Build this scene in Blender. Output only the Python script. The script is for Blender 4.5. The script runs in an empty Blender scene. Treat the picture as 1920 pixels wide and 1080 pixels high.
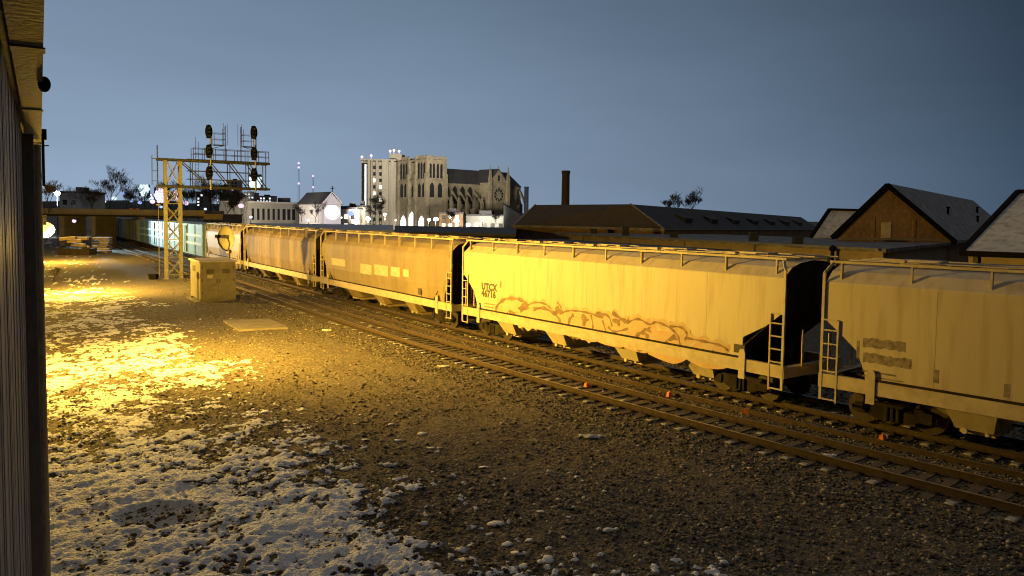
import bpy, math, random
import numpy as np
from mathutils import Vector, Matrix

random.seed(7)
RNG = np.random.default_rng(11)
SC = bpy.context.scene
COL = SC.collection
PI = math.pi
def R(a): return math.radians(a)

# ------------------------------------------------------------------ camera
FPX, PITCH, ROLL, HZ, CAMH = 1450.0, R(3.5), R(0.8), 407.0, 6.1
PPY = HZ + FPX * math.tan(PITCH)
_fw = Vector((0, math.cos(PITCH), -math.sin(PITCH)))
_u0 = Vector((0, math.sin(PITCH), math.cos(PITCH)))
_r0 = Vector((1, 0, 0))
_r = math.cos(ROLL) * _r0 + math.sin(ROLL) * _u0
_u = math.cos(ROLL) * _u0 - math.sin(ROLL) * _r0
CAM = Vector((0, 0, CAMH))
cd = bpy.data.cameras.new('camera')
cam = bpy.data.objects.new('camera', cd)
COL.objects.link(cam)
cd.sensor_width = 36.0
cd.lens = FPX / 1920 * 36
cd.shift_y = -(540 - PPY) / 1920
cd.clip_start = 0.05
cd.clip_end = 20000
m3 = Matrix((_r, _u, -_fw)).transposed()
cam.matrix_world = Matrix.Translation(CAM) @ m3.to_4x4()
SC.camera = cam

def ray(x, y): return _fw + _r * ((x - 960) / FPX) - _u * ((y - PPY) / FPX)
def onz(x, y, z):
    d = ray(x, y); return CAM + d * ((z - CAMH) / d.z)
def at(x, y, Y):
    d = ray(x, y); return CAM + d * (Y / d.y)
def proj(p):
    v = Vector(p) - CAM; w = v.dot(_fw)
    return (960 + FPX * v.dot(_r) / w, PPY - FPX * v.dot(_u) / w)

# ------------------------------------------------------------------ mesh builder
class MB:
    def __init__(s): s.v = []; s.f = []; s.m = []; s.x = None
    def add(s, vs, fs, m=0):
        b = len(s.v)
        s.v.extend(tuple(v) for v in vs)
        s.f.extend(tuple(i + b for i in f) for f in fs)
        s.m.extend([m] * len(fs)); return s
    def box(s, x0, y0, z0, x1, y1, z1, m=0):
        v = [(x0,y0,z0),(x1,y0,z0),(x1,y1,z0),(x0,y1,z0),(x0,y0,z1),(x1,y0,z1),(x1,y1,z1),(x0,y1,z1)]
        return s.add(v, [(0,3,2,1),(4,5,6,7),(0,1,5,4),(1,2,6,5),(2,3,7,6),(3,0,4,7)], m)
    def hexa(s, v, m=0):
        return s.add(v, [(0,3,2,1),(4,5,6,7),(0,1,5,4),(1,2,6,5),(2,3,7,6),(3,0,4,7)], m)
    def bar(s, p0, p1, w, h=None, m=0, up=(0,0,1)):
        h = w if h is None else h
        p0 = Vector(p0); p1 = Vector(p1); d = (p1 - p0).normalized()
        a = d.cross(Vector(up))
        if a.length < 1e-3: a = d.cross(Vector((1,0,0)))
        a.normalize(); b = a.cross(d)
        a *= w / 2; b *= h / 2
        return s.hexa([p0-a-b, p0+a-b, p1+a-b, p1-a-b, p0-a+b, p0+a+b, p1+a+b, p1-a+b], m)
    def tube(s, p0, p1, r0, r1=None, n=8, m=0, cap=True):
        r1 = r0 if r1 is None else r1
        p0 = Vector(p0); p1 = Vector(p1); d = (p1 - p0).normalized()
        a = d.orthogonal().normalized(); b = d.cross(a)
        v = []
        for p, r in ((p0, r0), (p1, r1)):
            for i in range(n):
                t = 2*PI*i/n; v.append(p + a*(math.cos(t)*r) + b*(math.sin(t)*r))
        f = [(i, (i+1) % n, n+(i+1) % n, n+i) for i in range(n)]
        if cap: f += [tuple(range(n-1,-1,-1)), tuple(range(n,2*n))]
        return s.add(v, f, m)
    def path(s, pts, r, n=6, m=0):
        for a, b in zip(pts[:-1], pts[1:]): s.tube(a, b, r, n=n, m=m)
        return s
    def prism(s, pts, vec, m=0):
        n = len(pts); vec = Vector(vec)
        v = [Vector(p) for p in pts] + [Vector(p) + vec for p in pts]
        f = [tuple(range(n-1,-1,-1)), tuple(range(n,2*n))] + [(i,(i+1)%n,n+(i+1)%n,n+i) for i in range(n)]
        return s.add(v, f, m)
    def poly(s, pts, m=0): return s.add(pts, [tuple(range(len(pts)))], m)
    def sphere(s, c, r, m=0, seg=12, rings=8, sz=1.0):
        c = Vector(c); v = [c + Vector((0,0,r*sz))]; f = []
        for i in range(1, rings):
            t = PI*i/rings
            for j in range(seg):
                p = 2*PI*j/seg
                v.append(c + Vector((r*math.sin(t)*math.cos(p), r*math.sin(t)*math.sin(p), r*sz*math.cos(t))))
        v.append(c - Vector((0,0,r*sz)))
        for j in range(seg): f.append((0, 1+j, 1+(j+1)%seg))
        for i in range(rings-2):
            for j in range(seg):
                a = 1+i*seg+j; b = 1+i*seg+(j+1)%seg
                f.append((a, a+seg, b+seg, b))
        L = len(v)-1; o = 1+(rings-2)*seg
        for j in range(seg): f.append((L, o+(j+1)%seg, o+j))
        return s.add(v, f, m)
    def build(s, name, mats, parent=None, smooth=False):
        me = bpy.data.meshes.new(name)
        me.from_pydata([tuple(v) for v in s.v], [], s.f)
        if not isinstance(mats, (list, tuple)): mats = [mats]
        for mt in mats: me.materials.append(mt)
        if len(mats) > 1: me.polygons.foreach_set('material_index', s.m)
        if smooth: me.polygons.foreach_set('use_smooth', [True]*len(s.f))
        me.update()
        o = bpy.data.objects.new(name, me); COL.objects.link(o)
        if parent is not None: o.parent = parent
        return o

def tag(o, label=None, cat=None, group=None, kind=None):
    if label: o['label'] = label
    if cat: o['category'] = cat
    if group: o['group'] = group
    if kind: o['kind'] = kind
    return o
def thing(name, label, cat, loc=(0,0,0), rz=0.0, group=None):
    o = bpy.data.objects.new(name, None); COL.objects.link(o)
    o.empty_display_size = .2
    o.location = loc; o.rotation_euler = (0,0,rz)
    return tag(o, label, cat, group)
def copy_tree(o, parent=None):
    c = o.copy(); COL.objects.link(c)
    if parent is not None: c.parent = parent
    for ch in list(o.children): copy_tree(ch, c)
    return c

# ------------------------------------------------------------------ materials
def _mat(name):
    m = bpy.data.materials.new(name); m.use_nodes = True
    nt = m.node_tree; b = nt.nodes['Principled BSDF']
    return m, nt, b
def rgba(c): return (c[0], c[1], c[2], 1.0)
def surf(name, c, c2=None, scale=3.0, rough=.8, metal=0.0, stretch=(1,1,1), lo=.35, hi=.65, bump=0.0, bscale=None, detail=6, c3=None, scale3=20., amt3=.5, stretch3=None):
    """colour mottled between c and c2 by noise in object space, optional second noise c3, optional bump"""
    m, nt, b = _mat(name); N = nt.nodes; L = nt.links
    b.inputs['Roughness'].default_value = rough
    b.inputs['Metallic'].default_value = metal
    if c2 is None: c2 = tuple(x*.72 for x in c)
    tc = N.new('ShaderNodeTexCoord'); mp = N.new('ShaderNodeMapping')
    mp.inputs['Scale'].default_value = stretch
    L.new(tc.outputs['Object'], mp.inputs['Vector'])
    n = N.new('ShaderNodeTexNoise'); n.inputs['Scale'].default_value = scale; n.inputs['Detail'].default_value = detail
    n.inputs['Roughness'].default_value = .65
    L.new(mp.outputs[0], n.inputs['Vector'])
    r = N.new('ShaderNodeMapRange'); r.inputs[1].default_value = lo; r.inputs[2].default_value = hi
    L.new(n.outputs['Fac'], r.inputs[0])
    mx = N.new('ShaderNodeMix'); mx.data_type = 'RGBA'
    mx.inputs[6].default_value = rgba(c); mx.inputs[7].default_value = rgba(c2)
    L.new(r.outputs[0], mx.inputs[0]); out = mx.outputs[2]
    if c3 is not None:
        n3 = N.new('ShaderNodeTexNoise'); n3.inputs['Scale'].default_value = scale3; n3.inputs['Detail'].default_value = 4
        if stretch3:
            mp3 = N.new('ShaderNodeMapping'); mp3.inputs['Scale'].default_value = stretch3; L.new(tc.outputs['Object'], mp3.inputs['Vector']); L.new(mp3.outputs[0], n3.inputs['Vector'])
        else: L.new(tc.outputs['Object'], n3.inputs['Vector'])
        r3 = N.new('ShaderNodeMapRange'); r3.inputs[1].default_value = .5; r3.inputs[2].default_value = .68; r3.inputs[4].default_value = amt3
        L.new(n3.outputs['Fac'], r3.inputs[0])
        m2 = N.new('ShaderNodeMix'); m2.data_type = 'RGBA'; m2.inputs[7].default_value = rgba(c3)
        L.new(out, m2.inputs[6]); L.new(r3.outputs[0], m2.inputs[0]); out = m2.outputs[2]
    L.new(out, b.inputs['Base Color'])
    if bump:
        nb = N.new('ShaderNodeTexNoise'); nb.inputs['Scale'].default_value = bscale or scale*4; nb.inputs['Detail'].default_value = 5
        L.new(mp.outputs[0], nb.inputs['Vector'])
        bp = N.new('ShaderNodeBump'); bp.inputs['Strength'].default_value = bump; bp.inputs['Distance'].default_value = .02
        L.new(nb.outputs['Fac'], bp.inputs['Height']); L.new(bp.outputs[0], b.inputs['Normal'])
    return m
def glow(name, c, s):
    m, nt, b = _mat(name)
    b.inputs['Base Color'].default_value = rgba((.8,.8,.8))
    b.inputs['Emission Color'].default_value = rgba(c)
    b.inputs['Emission Strength'].default_value = s
    return m

M = {}
M['dark_steel'] = surf('dark_steel', (.035,.033,.032), (.06,.05,.042), 4, .6, .3)
M['grime_and_shade'] = surf('grime_and_shade', (.018,.016,.014), (.042,.034,.026), 3, .85)  # dirt on the running gear, also the painted shadow line above hopper sills
M['black'] = surf('black', (.007,.007,.008), (.010,.010,.011), 4, .85)
M['galv'] = surf('galvanised', (.24,.23,.20), (.15,.14,.12), 5, .55, .25)
M['galv_dark'] = surf('galvanised_dark', (.06,.063,.068), (.035,.036,.04), 5, .55, .4)
M['wheel_steel'] = surf('wheel_steel', (.045,.034,.026), (.075,.06,.046), 6, .6, .4)
M['hopper_paint'] = surf('hopper_paint', (.60,.53,.39), (.50,.435,.31), .45, .55, stretch=(1,1,.5), lo=.3, hi=.75, c3=(.30,.22,.12), scale3=2.4, amt3=.42, stretch3=(1.6,1,.16))
M['hopper_rust'] = surf('hopper_rust', (.27,.21,.125), (.11,.08,.047), .9, .65, stretch=(1.1,1,.12), lo=.36, hi=.66, c3=(.14,.10,.07), scale3=2.2, amt3=.5)
M['hopper_tan'] = surf('hopper_tan', (.33,.26,.155), (.21,.16,.09), .7, .6, stretch=(1,1,.2), lo=.34, hi=.7, c3=(.2,.15,.10), scale3=1.6, amt3=.45)
M['trim_paint'] = surf('trim_paint', (.58,.51,.38), (.42,.35,.24), 2.2, .6)
M['stencil'] = surf('stencil_paint', (.06,.05,.04), (.12,.10,.08), 9, .8)
M['stencil_faded'] = surf('stencil_faded', (.13,.10,.07), (.36,.31,.24), 6, .8)
M['pale_mark'] = surf('pale_mark', (.62,.58,.50), (.46,.40,.31), 3, .7)
M['spray_line'] = surf('spray_line', (.15,.09,.05), (.30,.20,.12), 2.2, .7)
M['spray_fill'] = surf('spray_fill', (.54,.34,.19), (.58,.45,.31), 1.6, .7)
M['rail_head'] = surf('rail_head', (.40,.36,.31), (.28,.22,.16), 3, .32, .8)
M['rail_web'] = surf('rail_web', (.052,.037,.027), (.085,.061,.043), 5, .8)
M['tie_wood'] = surf('tie_wood', (.075,.060,.048), (.12,.098,.075), 5, .9, stretch=(1,6,1), bump=.4)
M['snow'] = surf('snow_cap', (.78,.79,.82), (.62,.62,.63), 4, .7, bump=.5)
M['tie_snow'] = surf('tie_snow', (.50,.50,.51), (.30,.29,.28), 9, .8)
M['timber'] = surf('timber', (.33,.25,.17), (.20,.15,.10), 3, .85, bump=.3)
M['orange'] = surf('orange_plastic', (.75,.22,.03), (.55,.15,.02), 8, .5)
M['hut'] = surf('hut_metal', (.27,.25,.20), (.19,.17,.13), 1.2, .6, c3=(.2,.17,.13), scale3=2.5, amt3=.45)
M['concrete'] = surf('concrete', (.26,.235,.19), (.17,.15,.12), 1.5, .9, bump=.3)
M['siding'] = surf('siding', (.31,.335,.39), (.19,.205,.245), 6, .7, stretch=(1,1,.06), bump=.6, bscale=18)
M['eave_wood'] = surf('eave_wood', (.19,.165,.14), (.11,.093,.078), 5, .85, bump=.5)
M['post_paint'] = surf('post_paint', (.13,.125,.12), (.18,.17,.16), 5, .6)
M['pipe'] = surf('downpipe', (.42,.37,.28), (.30,.26,.2), 5, .45, .2)
M['sodium'] = glow('sodium_lamp', (1,.66,.15), 2.1)
M['cool_lamp'] = glow('cool_lamp', (.72,.86,1), 1.15)
M['blue_lamp'] = glow('blue_lamp', (.30,.46,1), 1.25)
M['pink_lamp'] = glow('pink_lamp', (1,.70,.95), 1.1)
M['cyan_lamp'] = glow('cyan_lamp', (.12,.8,.75), 1.2)
M['warm_lamp'] = glow('warm_lamp', (1,.75,.42), 3)
M['red_lamp'] = glow('red_lamp', (1,.45,.45), 1.8)
M['lit_portal'] = glow('lit_portal', (1,.95,.98), 2.2)
M['lit_window'] = glow('lit_window', (1,.9,.72), 1.3)
M['lit_cool'] = glow('lit_cool_window', (.82,.9,1), 1.8)
for k_, s_ in (('black',.05),('galv_dark',.1),('grime_and_shade',.15),('rail_web',.2)): M[k_].node_tree.nodes['Principled BSDF'].inputs['Specular IOR Level'].default_value = s_
M['dark_brick'] = surf('dark_brick', (.055,.040,.034), (.035,.028,.025), 2, .9)
M['glass'] = surf('dark_glass', (.02,.022,.026), (.035,.036,.04), 5, .2)

# ------------------------------------------------------------------ track path
def x1(y):
    if y < 12: return x1(12) - (.652 + 2.64/12*math.exp(4/12.))*(y-12)
    return 8.95 - .652*(y-17.58) - 2.64*(.877 - math.exp(-(y-16)/12))
def slope(y): return (x1(y+.05) - x1(y-.05))/.1
def pos(y, off, z=0.0):
    s = slope(y); k = math.hypot(1, s)
    return Vector((x1(y) + off/k, y - off*s/k, z))
T1C, T2C = .7175, 4.2 + .7175
SILL = 3.25
RAILZ = .30
def solve(px, off=SILL, z=1.35):
    a, b = 8.0, 230.0
    for _ in range(50):
        m = (a+b)/2
        if proj(pos(m, off, z))[0] > px: a = m
        else: b = m
    return a

# ------------------------------------------------------------------ numpy noise
def _hash(ix, iy, seed):
    h = (ix*374761393 + iy*668265263 + seed*974634777) & 0xFFFFFFFF
    h = ((h ^ (h >> 13))*1274126177) & 0xFFFFFFFF
    h = h ^ (h >> 16)
    return (h & 0xFFFF)/65535.0
def vnoise(x, y, seed=0):
    ix = np.floor(x).astype(np.int64); iy = np.floor(y).astype(np.int64)
    fx = x-ix; fy = y-iy
    fx = fx*fx*(3-2*fx); fy = fy*fy*(3-2*fy)
    a = _hash(ix,iy,seed); b = _hash(ix+1,iy,seed); c = _hash(ix,iy+1,seed); d = _hash(ix+1,iy+1,seed)
    return a*(1-fx)*(1-fy)+b*fx*(1-fy)+c*(1-fx)*fy+d*fx*fy
def fbm(x, y, sc, o=4, seed=0, g=.5):
    t = 0; a = 1; s = 0
    for i in range(o):
        t = t + a*vnoise(x*sc+17.3*i, y*sc-9.1*i, seed+i); s += a; a *= g; sc *= 2.03
    return t/s
def sstep(a, b, x):
    t = np.clip((x-a)/(b-a), 0, 1); return t*t*(3-2*t)

_ys = np.linspace(-60, 420, 2400)
_xs = np.array([x1(float(y)) for y in _ys])
_sl = np.gradient(_xs, _ys)
def toff(X, Y):
    """signed offset from the near rail of the near track"""
    x = np.interp(Y, _ys, _xs); s = np.interp(Y, _ys, _sl)
    return (X-x)/np.sqrt(1+s*s)
WD = Vector((-.521, .8536, 0)); WN = Vector((.8536, .521, 0))      # wall direction, wall outward normal
def wdist(X, Y): return X*WN.x + Y*WN.y + .20                        # distance in front of the station wall

def snow_amount(X, Y):
    w = wdist(X, Y)
    band = 1 - sstep(4.6, 8.3, w + 2.6*(fbm(X, Y, .35, 3, 5)-.5)*2)
    far = 1 - sstep(42, 75, Y)
    big = fbm(X, Y, .55, 4, 21)
    mid = fbm(X, Y, 2.3, 3, 31)
    fine = fbm(X, Y, 7.5, 3, 41)
    near = 1 - sstep(13.5, 22, Y)                      # snow lies more whole close to the wall's near end
    s = band*(.475 + .15*near)*(.55+.45*far) + (big-.5)*.55 + (mid-.5)*.8 + (fine-.5)*.95
    s = s + .06*band*sstep(24,30,Y)*(1-sstep(34,38,Y))
    # patches thrown out on the gravel
    s = s + .20*(1-sstep(7, 13, w))*(1-sstep(15, 20, Y))
    return s*np.where(band+.25*(1-sstep(7,13,w))*(1-sstep(15,20,Y)) > .02, 1, 0)
def ground_h(X, Y):
    t = toff(X, Y)
    bed = sstep(-3.6, -1.0, t)*(1-sstep(8.6, 11.5, t))
    h = .07*bed
    far = 1-sstep(40, 120, Y)
    h = h + far*((fbm(X, Y, .18, 3, 3)-.5)*.22*(1-bed) + (fbm(X, Y, 1.1, 3, 8)-.5)*.09*(1-bed) + (fbm(X, Y, 6, 2, 9)-.5)*.035)
    return h
# the dug square hole in the snow near the bottom left and a rut
HOLE = [onz(x, y, 0) for x, y in ((225,948),(375,938),(388,985),(300,1003),(228,985))]
def hole_mask(X, Y):
    c = sum((p for p in HOLE), Vector())/len(HOLE)
    dx = (X-c.x)/1.05; dy = (Y-c.y)/.72
    return 1-sstep(.55, 1.0, np.sqrt(dx**2+dy**2) + .25*(fbm(X,Y,3,2,77)-.5))

# ------------------------------------------------------------------ ground sheet
def build_ground():
    rows = list(np.geomspace(7.0, 60, 700)) + list(np.geomspace(60.6, 420, 120)) + [700, 1500, 4000, 12000]
    rows = [-300, -60, -15, 0, 4, 6] + rows
    us = np.concatenate([[-40,-12,-4,-2], np.linspace(-1.05, -.78, 8), np.linspace(-.775, .2, 330), np.linspace(.203, .72, 150), np.linspace(.75,1.1,6), [2,4,12,40]])
    Yv = np.array(rows); g = np.maximum(Yv, 6)
    X = us[None,:]*g[:,None]; Y = np.repeat(Yv[:,None], len(us), 1)
    x = X.ravel(); y = Y.ravel()
    vis = (np.abs(x) < 300) & (y > 5) & (y < 300)
    z = np.zeros_like(x); sn = np.zeros_like(x)
    z[vis] = ground_h(x[vis], y[vis])
    s = snow_amount(x[vis], y[vis])
    hm = hole_mask(x[vis], y[vis])
    mask = sstep(.46, .60, s)
    t = toff(x[vis], y[vis])
    mask = mask*(1-sstep(-5.5,-4.2,t))
    lump = fbm(x[vis], y[vis], 5.5, 3, 91)
    big = fbm(x[vis], y[vis], 1.7, 3, 95)
    nearf = 1-sstep(15, 24, y[vis])
    tiny = fbm(x[vis], y[vis], 11, 3, 97)
    strip = (1-sstep(5,9,wdist(x[vis],y[vis])))*(1-sstep(30,55,y[vis]))
    smooth = 1-hm
    z[vis] += (mask*(.05 + .04*(lump-.4)*(.5+nearf)) + strip*(.06*(tiny-.5) + nearf*.20*(big-.45)))*smooth
    z[vis] -= hm*.24
    sn[vis] = np.maximum(np.clip(.95*sstep(.36,.66,s)*(1-sstep(-5.5,-4.2,t)) ,0,1), hm*1.2)
    nr, nc = X.shape
    me = bpy.data.meshes.new('ground')
    co = np.stack([x,y,z],1).astype(np.float32)
    idx = np.arange(nr*nc).reshape(nr,nc)
    q = np.stack([idx[:-1,:-1],idx[:-1,1:],idx[1:,1:],idx[1:,:-1]],-1).reshape(-1,4)
    me.vertices.add(len(co)); me.vertices.foreach_set('co', co.ravel())
    me.loops.add(q.size); me.loops.foreach_set('vertex_index', q.ravel().astype(np.int32))
    me.polygons.add(len(q)); me.polygons.foreach_set('loop_start', np.arange(0,q.size,4,dtype=np.int32))
    me.polygons.foreach_set('loop_total', np.full(len(q),4,dtype=np.int32))
    me.polygons.foreach_set('use_smooth', np.ones(len(q),dtype=bool))
    me.update(calc_edges=True)
    at_ = me.attributes.new('snow','FLOAT','POINT'); at_.data.foreach_set('value', sn.astype(np.float32))
    m, nt, b = _mat('gravel_and_snow'); N = nt.nodes; L = nt.links
    b.inputs['Roughness'].default_value = .9
    tc = N.new('ShaderNodeTexCoord')
    vo = N.new('ShaderNodeTexVoronoi'); vo.inputs['Scale'].default_value = 15; L.new(tc.outputs['Object'], vo.inputs['Vector'])
    n1 = N.new('ShaderNodeTexNoise'); n1.inputs['Scale'].default_value = .55; n1.inputs['Detail'].default_value = 8; n1.inputs['Roughness'].default_value=.7
    mpn = N.new('ShaderNodeMapping'); mpn.vector_type = 'POINT'; mpn.inputs['Rotation'].default_value = (0,0,R(-36)); mpn.inputs['Scale'].default_value = (2.0,.30,1); L.new(tc.outputs['Object'], mpn.inputs['Vector']); L.new(mpn.outputs[0], n1.inputs['Vector'])
    n2 = N.new('ShaderNodeTexNoise'); n2.inputs['Scale'].default_value = 22; n2.inputs['Detail'].default_value = 5; L.new(tc.outputs['Object'], n2.inputs['Vector'])
    cr = N.new('ShaderNodeValToRGB'); cr.color_ramp.elements[0].color = (.022,.018,.013,1); cr.color_ramp.elements[1].color = (.34,.285,.205,1)
    e = cr.color_ramp.elements.new(.55); e.color = (.105,.087,.062,1)
    sep = N.new('ShaderNodeSeparateColor'); L.new(vo.outputs['Color'], sep.inputs[0])
    mixv = N.new('ShaderNodeMath'); mixv.operation='MULTIPLY_ADD'; mixv.inputs[1].default_value=.55; L.new(sep.outputs[0], mixv.inputs[0])
    half = N.new('ShaderNodeMath'); half.operation='MULTIPLY'; half.inputs[1].default_value=.5; L.new(n2.outputs['Fac'], half.inputs[0]); L.new(half.outputs[0], mixv.inputs[2])
    L.new(mixv.outputs[0], cr.inputs[0])
    dirt = N.new('ShaderNodeMix'); dirt.data_type='RGBA'; dirt.inputs[7].default_value=(.115,.09,.056,1)
    r1 = N.new('ShaderNodeMapRange'); r1.inputs[1].default_value=.45; r1.inputs[2].default_value=.66; r1.inputs[4].default_value=.75; L.new(n1.outputs['Fac'], r1.inputs[0])
    L.new(r1.outputs[0], dirt.inputs[0]); L.new(cr.outputs[0], dirt.inputs[6])
    an = N.new('ShaderNodeAttribute'); an.attribute_name='snow'
    ad = N.new('ShaderNodeMath'); ad.operation='MULTIPLY_ADD'; ad.inputs[1].default_value=1.9; ad.inputs[2].default_value=-.97; n4 = N.new('ShaderNodeTexNoise'); n4.inputs['Scale'].default_value = 7.5; n4.inputs['Detail'].default_value = 6; n4.inputs['Roughness'].default_value=.62; L.new(tc.outputs['Object'], n4.inputs['Vector']); L.new(n4.outputs['Fac'], ad.inputs[0])
    su = N.new('ShaderNodeMath'); su.operation='ADD'; L.new(an.outputs['Fac'], su.inputs[0]); L.new(ad.outputs[0], su.inputs[1])
    rs = N.new('ShaderNodeMapRange'); rs.inputs[1].default_value=.47; rs.inputs[2].default_value=.535; L.new(su.outputs[0], rs.inputs[0])
    gate = N.new('ShaderNodeMath'); gate.operation='GREATER_THAN'; gate.inputs[1].default_value=.02; L.new(an.outputs['Fac'], gate.inputs[0])
    gm = N.new('ShaderNodeMath'); gm.operation='MULTIPLY'; L.new(gate.outputs[0], gm.inputs[0]); L.new(rs.outputs[0], gm.inputs[1])
    mx = N.new('ShaderNodeMix'); mx.data_type='RGBA'; mx.inputs[7].default_value=(.82,.83,.85,1)
    L.new(dirt.outputs[2], mx.inputs[6]); L.new(gm.outputs[0], mx.inputs[0]); L.new(mx.outputs[2], b.inputs['Base Color'])
    bp = N.new('ShaderNodeBump'); bp.inputs['Strength'].default_value=.9; bp.inputs['Distance'].default_value=.035
    hs = N.new('ShaderNodeMath'); hs.operation='MULTIPLY_ADD'; hs.inputs[1].default_value=-1.0; L.new(vo.outputs['Distance'], hs.inputs[0]); L.new(n2.outputs['Fac'], hs.inputs[2])
    L.new(hs.outputs[0], bp.inputs['Height']); L.new(bp.outputs[0], b.inputs['Normal'])
    me.materials.append(m)
    o = bpy.data.objects.new('ground', me); COL.objects.link(o); o['kind'] = 'structure'
build_ground()

def gz(x, y): return float(ground_h(np.array([x]), np.array([y]))[0])

# ------------------------------------------------------------------ loose stones
def rock_proto(seed):
    r = np.random.default_rng(seed)
    t = (1+5**.5)/2
    v = np.array([(-1,t,0),(1,t,0),(-1,-t,0),(1,-t,0),(0,-1,t),(0,1,t),(0,-1,-t),(0,1,-t),(t,0,-1),(t,0,1),(-t,0,-1),(-t,0,1)],float)/1.9
    f = np.array([(0,11,5),(0,5,1),(0,1,7),(0,7,10),(0,10,11),(1,5,9),(5,11,4),(11,10,2),(10,7,6),(7,1,8),(3,9,4),(3,4,2),(3,2,6),(3,6,8),(3,8,9),(4,9,5),(2,4,11),(6,2,10),(8,6,7),(9,8,1)])
    v = v*(1+r.uniform(-.28,.28,(12,1)))*np.array([1.15,.9,.62])
    return v, f
PROTO = [rock_proto(i) for i in range(8)]
def scatter(name, pts, sizes, mat, seed, flat=1.0):
    r = np.random.default_rng(seed); V=[]; F=[]; b=0
    which = r.integers(0,len(PROTO),len(pts))
    for k in range(len(PROTO)):
        sel = np.where(which==k)[0]
        if not len(sel): continue
        pv, pf = PROTO[k]
        a = r.uniform(0,2*PI,len(sel)); ti = r.uniform(-.6,.6,len(sel))
        c, s = np.cos(a), np.sin(a)
        P = pv[None]*sizes[sel][:,None,None]
        y = P[...,1]*np.cos(ti)[:,None]-P[...,2]*np.sin(ti)[:,None]
        z = P[...,1]*np.sin(ti)[:,None]+P[...,2]*np.cos(ti)[:,None]
        x = P[...,0]
        X = x*c[:,None]-y*s[:,None]; Yy = x*s[:,None]+y*c[:,None]
        W = np.stack([X,Yy,z*flat],-1)+pts[sel][:,None,:]
        V.append(W.reshape(-1,3)); F.append((pf[None]+b+12*np.arange(len(sel))[:,None,None]).reshape(-1,3)); b += 12*len(sel)
    V = np.concatenate(V).astype(np.float32); F = np.concatenate(F).astype(np.int32)
    me = bpy.data.meshes.new(name)
    me.vertices.add(len(V)); me.vertices.foreach_set('co',V.ravel())
    me.loops.add(F.size); me.loops.foreach_set('vertex_index',F.ravel())
    me.polygons.add(len(F)); me.polygons.foreach_set('loop_start',np.arange(0,F.size,3,dtype=np.int32)); me.polygons.foreach_set('loop_total',np.full(len(F),3,dtype=np.int32))
    me.update(calc_edges=True); me.materials.append(mat)
    o = bpy.data.objects.new(name, me); COL.objects.link(o)
    return o
def island_mat(name, cols, rough=.85):
    m, nt, b = _mat(name); N = nt.nodes; L = nt.links
    g = N.new('ShaderNodeNewGeometry'); cr = N.new('ShaderNodeValToRGB')
    E_ = cr.color_ramp.elements
    E_[0].color = rgba(cols[0]); E_[1].color = rgba(cols[-1])
    for i, c in enumerate(cols[1:-1]):
        e = E_.new((i+1)/(len(cols)-1)); e.color = rgba(c)
    L.new(g.outputs['Random Per Island'], cr.inputs[0]); L.new(cr.outputs[0], b.inputs['Base Color'])
    b.inputs['Roughness'].default_value = rough
    return m
M['stone'] = island_mat('stones', [(.016,.013,.009),(.05,.041,.03),(.11,.092,.066),(.19,.16,.115),(.48,.42,.33)])
M['ballast'] = island_mat('ballast', [(.012,.010,.008),(.034,.028,.021),(.07,.058,.044),(.13,.11,.085),(.36,.32,.25)])
M['snow_lump'] = island_mat('snow_lumps', [(.60,.60,.62),(.74,.75,.77),(.82,.82,.83)])
def rand_fan(n, y0, y1, u0, u1, p=1.0):
    Y = np.exp(RNG.uniform(math.log(y0), math.log(y1), n)); u = RNG.uniform(u0,u1,n)
    return u*Y, Y
# yard stones: between the snow strip and the tracks
X, Y = rand_fan(64000, 10, 62, -.62, .75)
t = toff(X,Y); w = wdist(X,Y)
k = (t < -1.2) & (w > .4)
X, Y = X[k], Y[k]
k = RNG.random(len(X)) < np.clip(.35+1.3*(fbm(X,Y,.5,3,51)-.4)*2, .12, 1)
X, Y = X[k], Y[k]
S = RNG.uniform(.012,.036,len(X))*RNG.choice([1,1,1,1,1.9],len(X))
o = scatter('gravel', np.stack([X,Y,ground_h(X,Y)+S*.2],1), S, M['stone'], 3)
tag(o, 'loose grey and brown gravel strewn over the yard in front of the tracks', 'gravel', kind='stuff')
# ballast along the two tracks
n = 30000
Yb = np.exp(RNG.uniform(math.log(12.5), math.log(90), n)); off = RNG.uniform(-2.4, 8.6, n)
P_ = np.array([pos(float(a), float(b)) for a, b in zip(Yb, off)])
rel = np.minimum(np.minimum(np.abs(off), np.abs(off-1.435)), np.minimum(np.abs(off-4.2), np.abs(off-5.635)))
k = rel > .12
P_ = P_[k]; S = RNG.uniform(.025,.052,len(P_))
P_[:,2] = ground_h(P_[:,0],P_[:,1])+S*.25
o = scatter('ballast', P_, S, M['ballast'], 5)
tag(o, 'crushed stone ballast packed round the ties of the two railway tracks', 'ballast', kind='stuff')
# lumps of snow and iced clods
X, Y = rand_fan(900, 10.5, 40, -.62, .1)
w = wdist(X,Y); s = snow_amount(X,Y)
k = (w > .35) & (toff(X,Y) < -4.6) & (s > .40) & (RNG.random(len(X)) < np.where(w < 5, .15, .45))
X, Y = X[k], Y[k]
S = RNG.uniform(.015,.05,len(X))*RNG.choice([1,1,1,1.6],len(X))*(.6+.4*np.clip(22/Y,0,1.3))
X2, Y2 = rand_fan(26, 10.8, 19, -.25, .3)
S2 = RNG.uniform(.025,.06,26)
X3, Y3 = rand_fan(70, 11.2, 12.6, -.42, -.28); S3 = RNG.uniform(.04,.13,70)
X2 = np.concatenate([X2,X3]); Y2 = np.concatenate([Y2,Y3]); S2 = np.concatenate([S2,S3])
X = np.concatenate([X,X2]); Y = np.concatenate([Y,Y2]); S = np.concatenate([S,S2])
k = hole_mask(X,Y) < .1
X, Y, S = X[k], Y[k], S[k]
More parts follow.
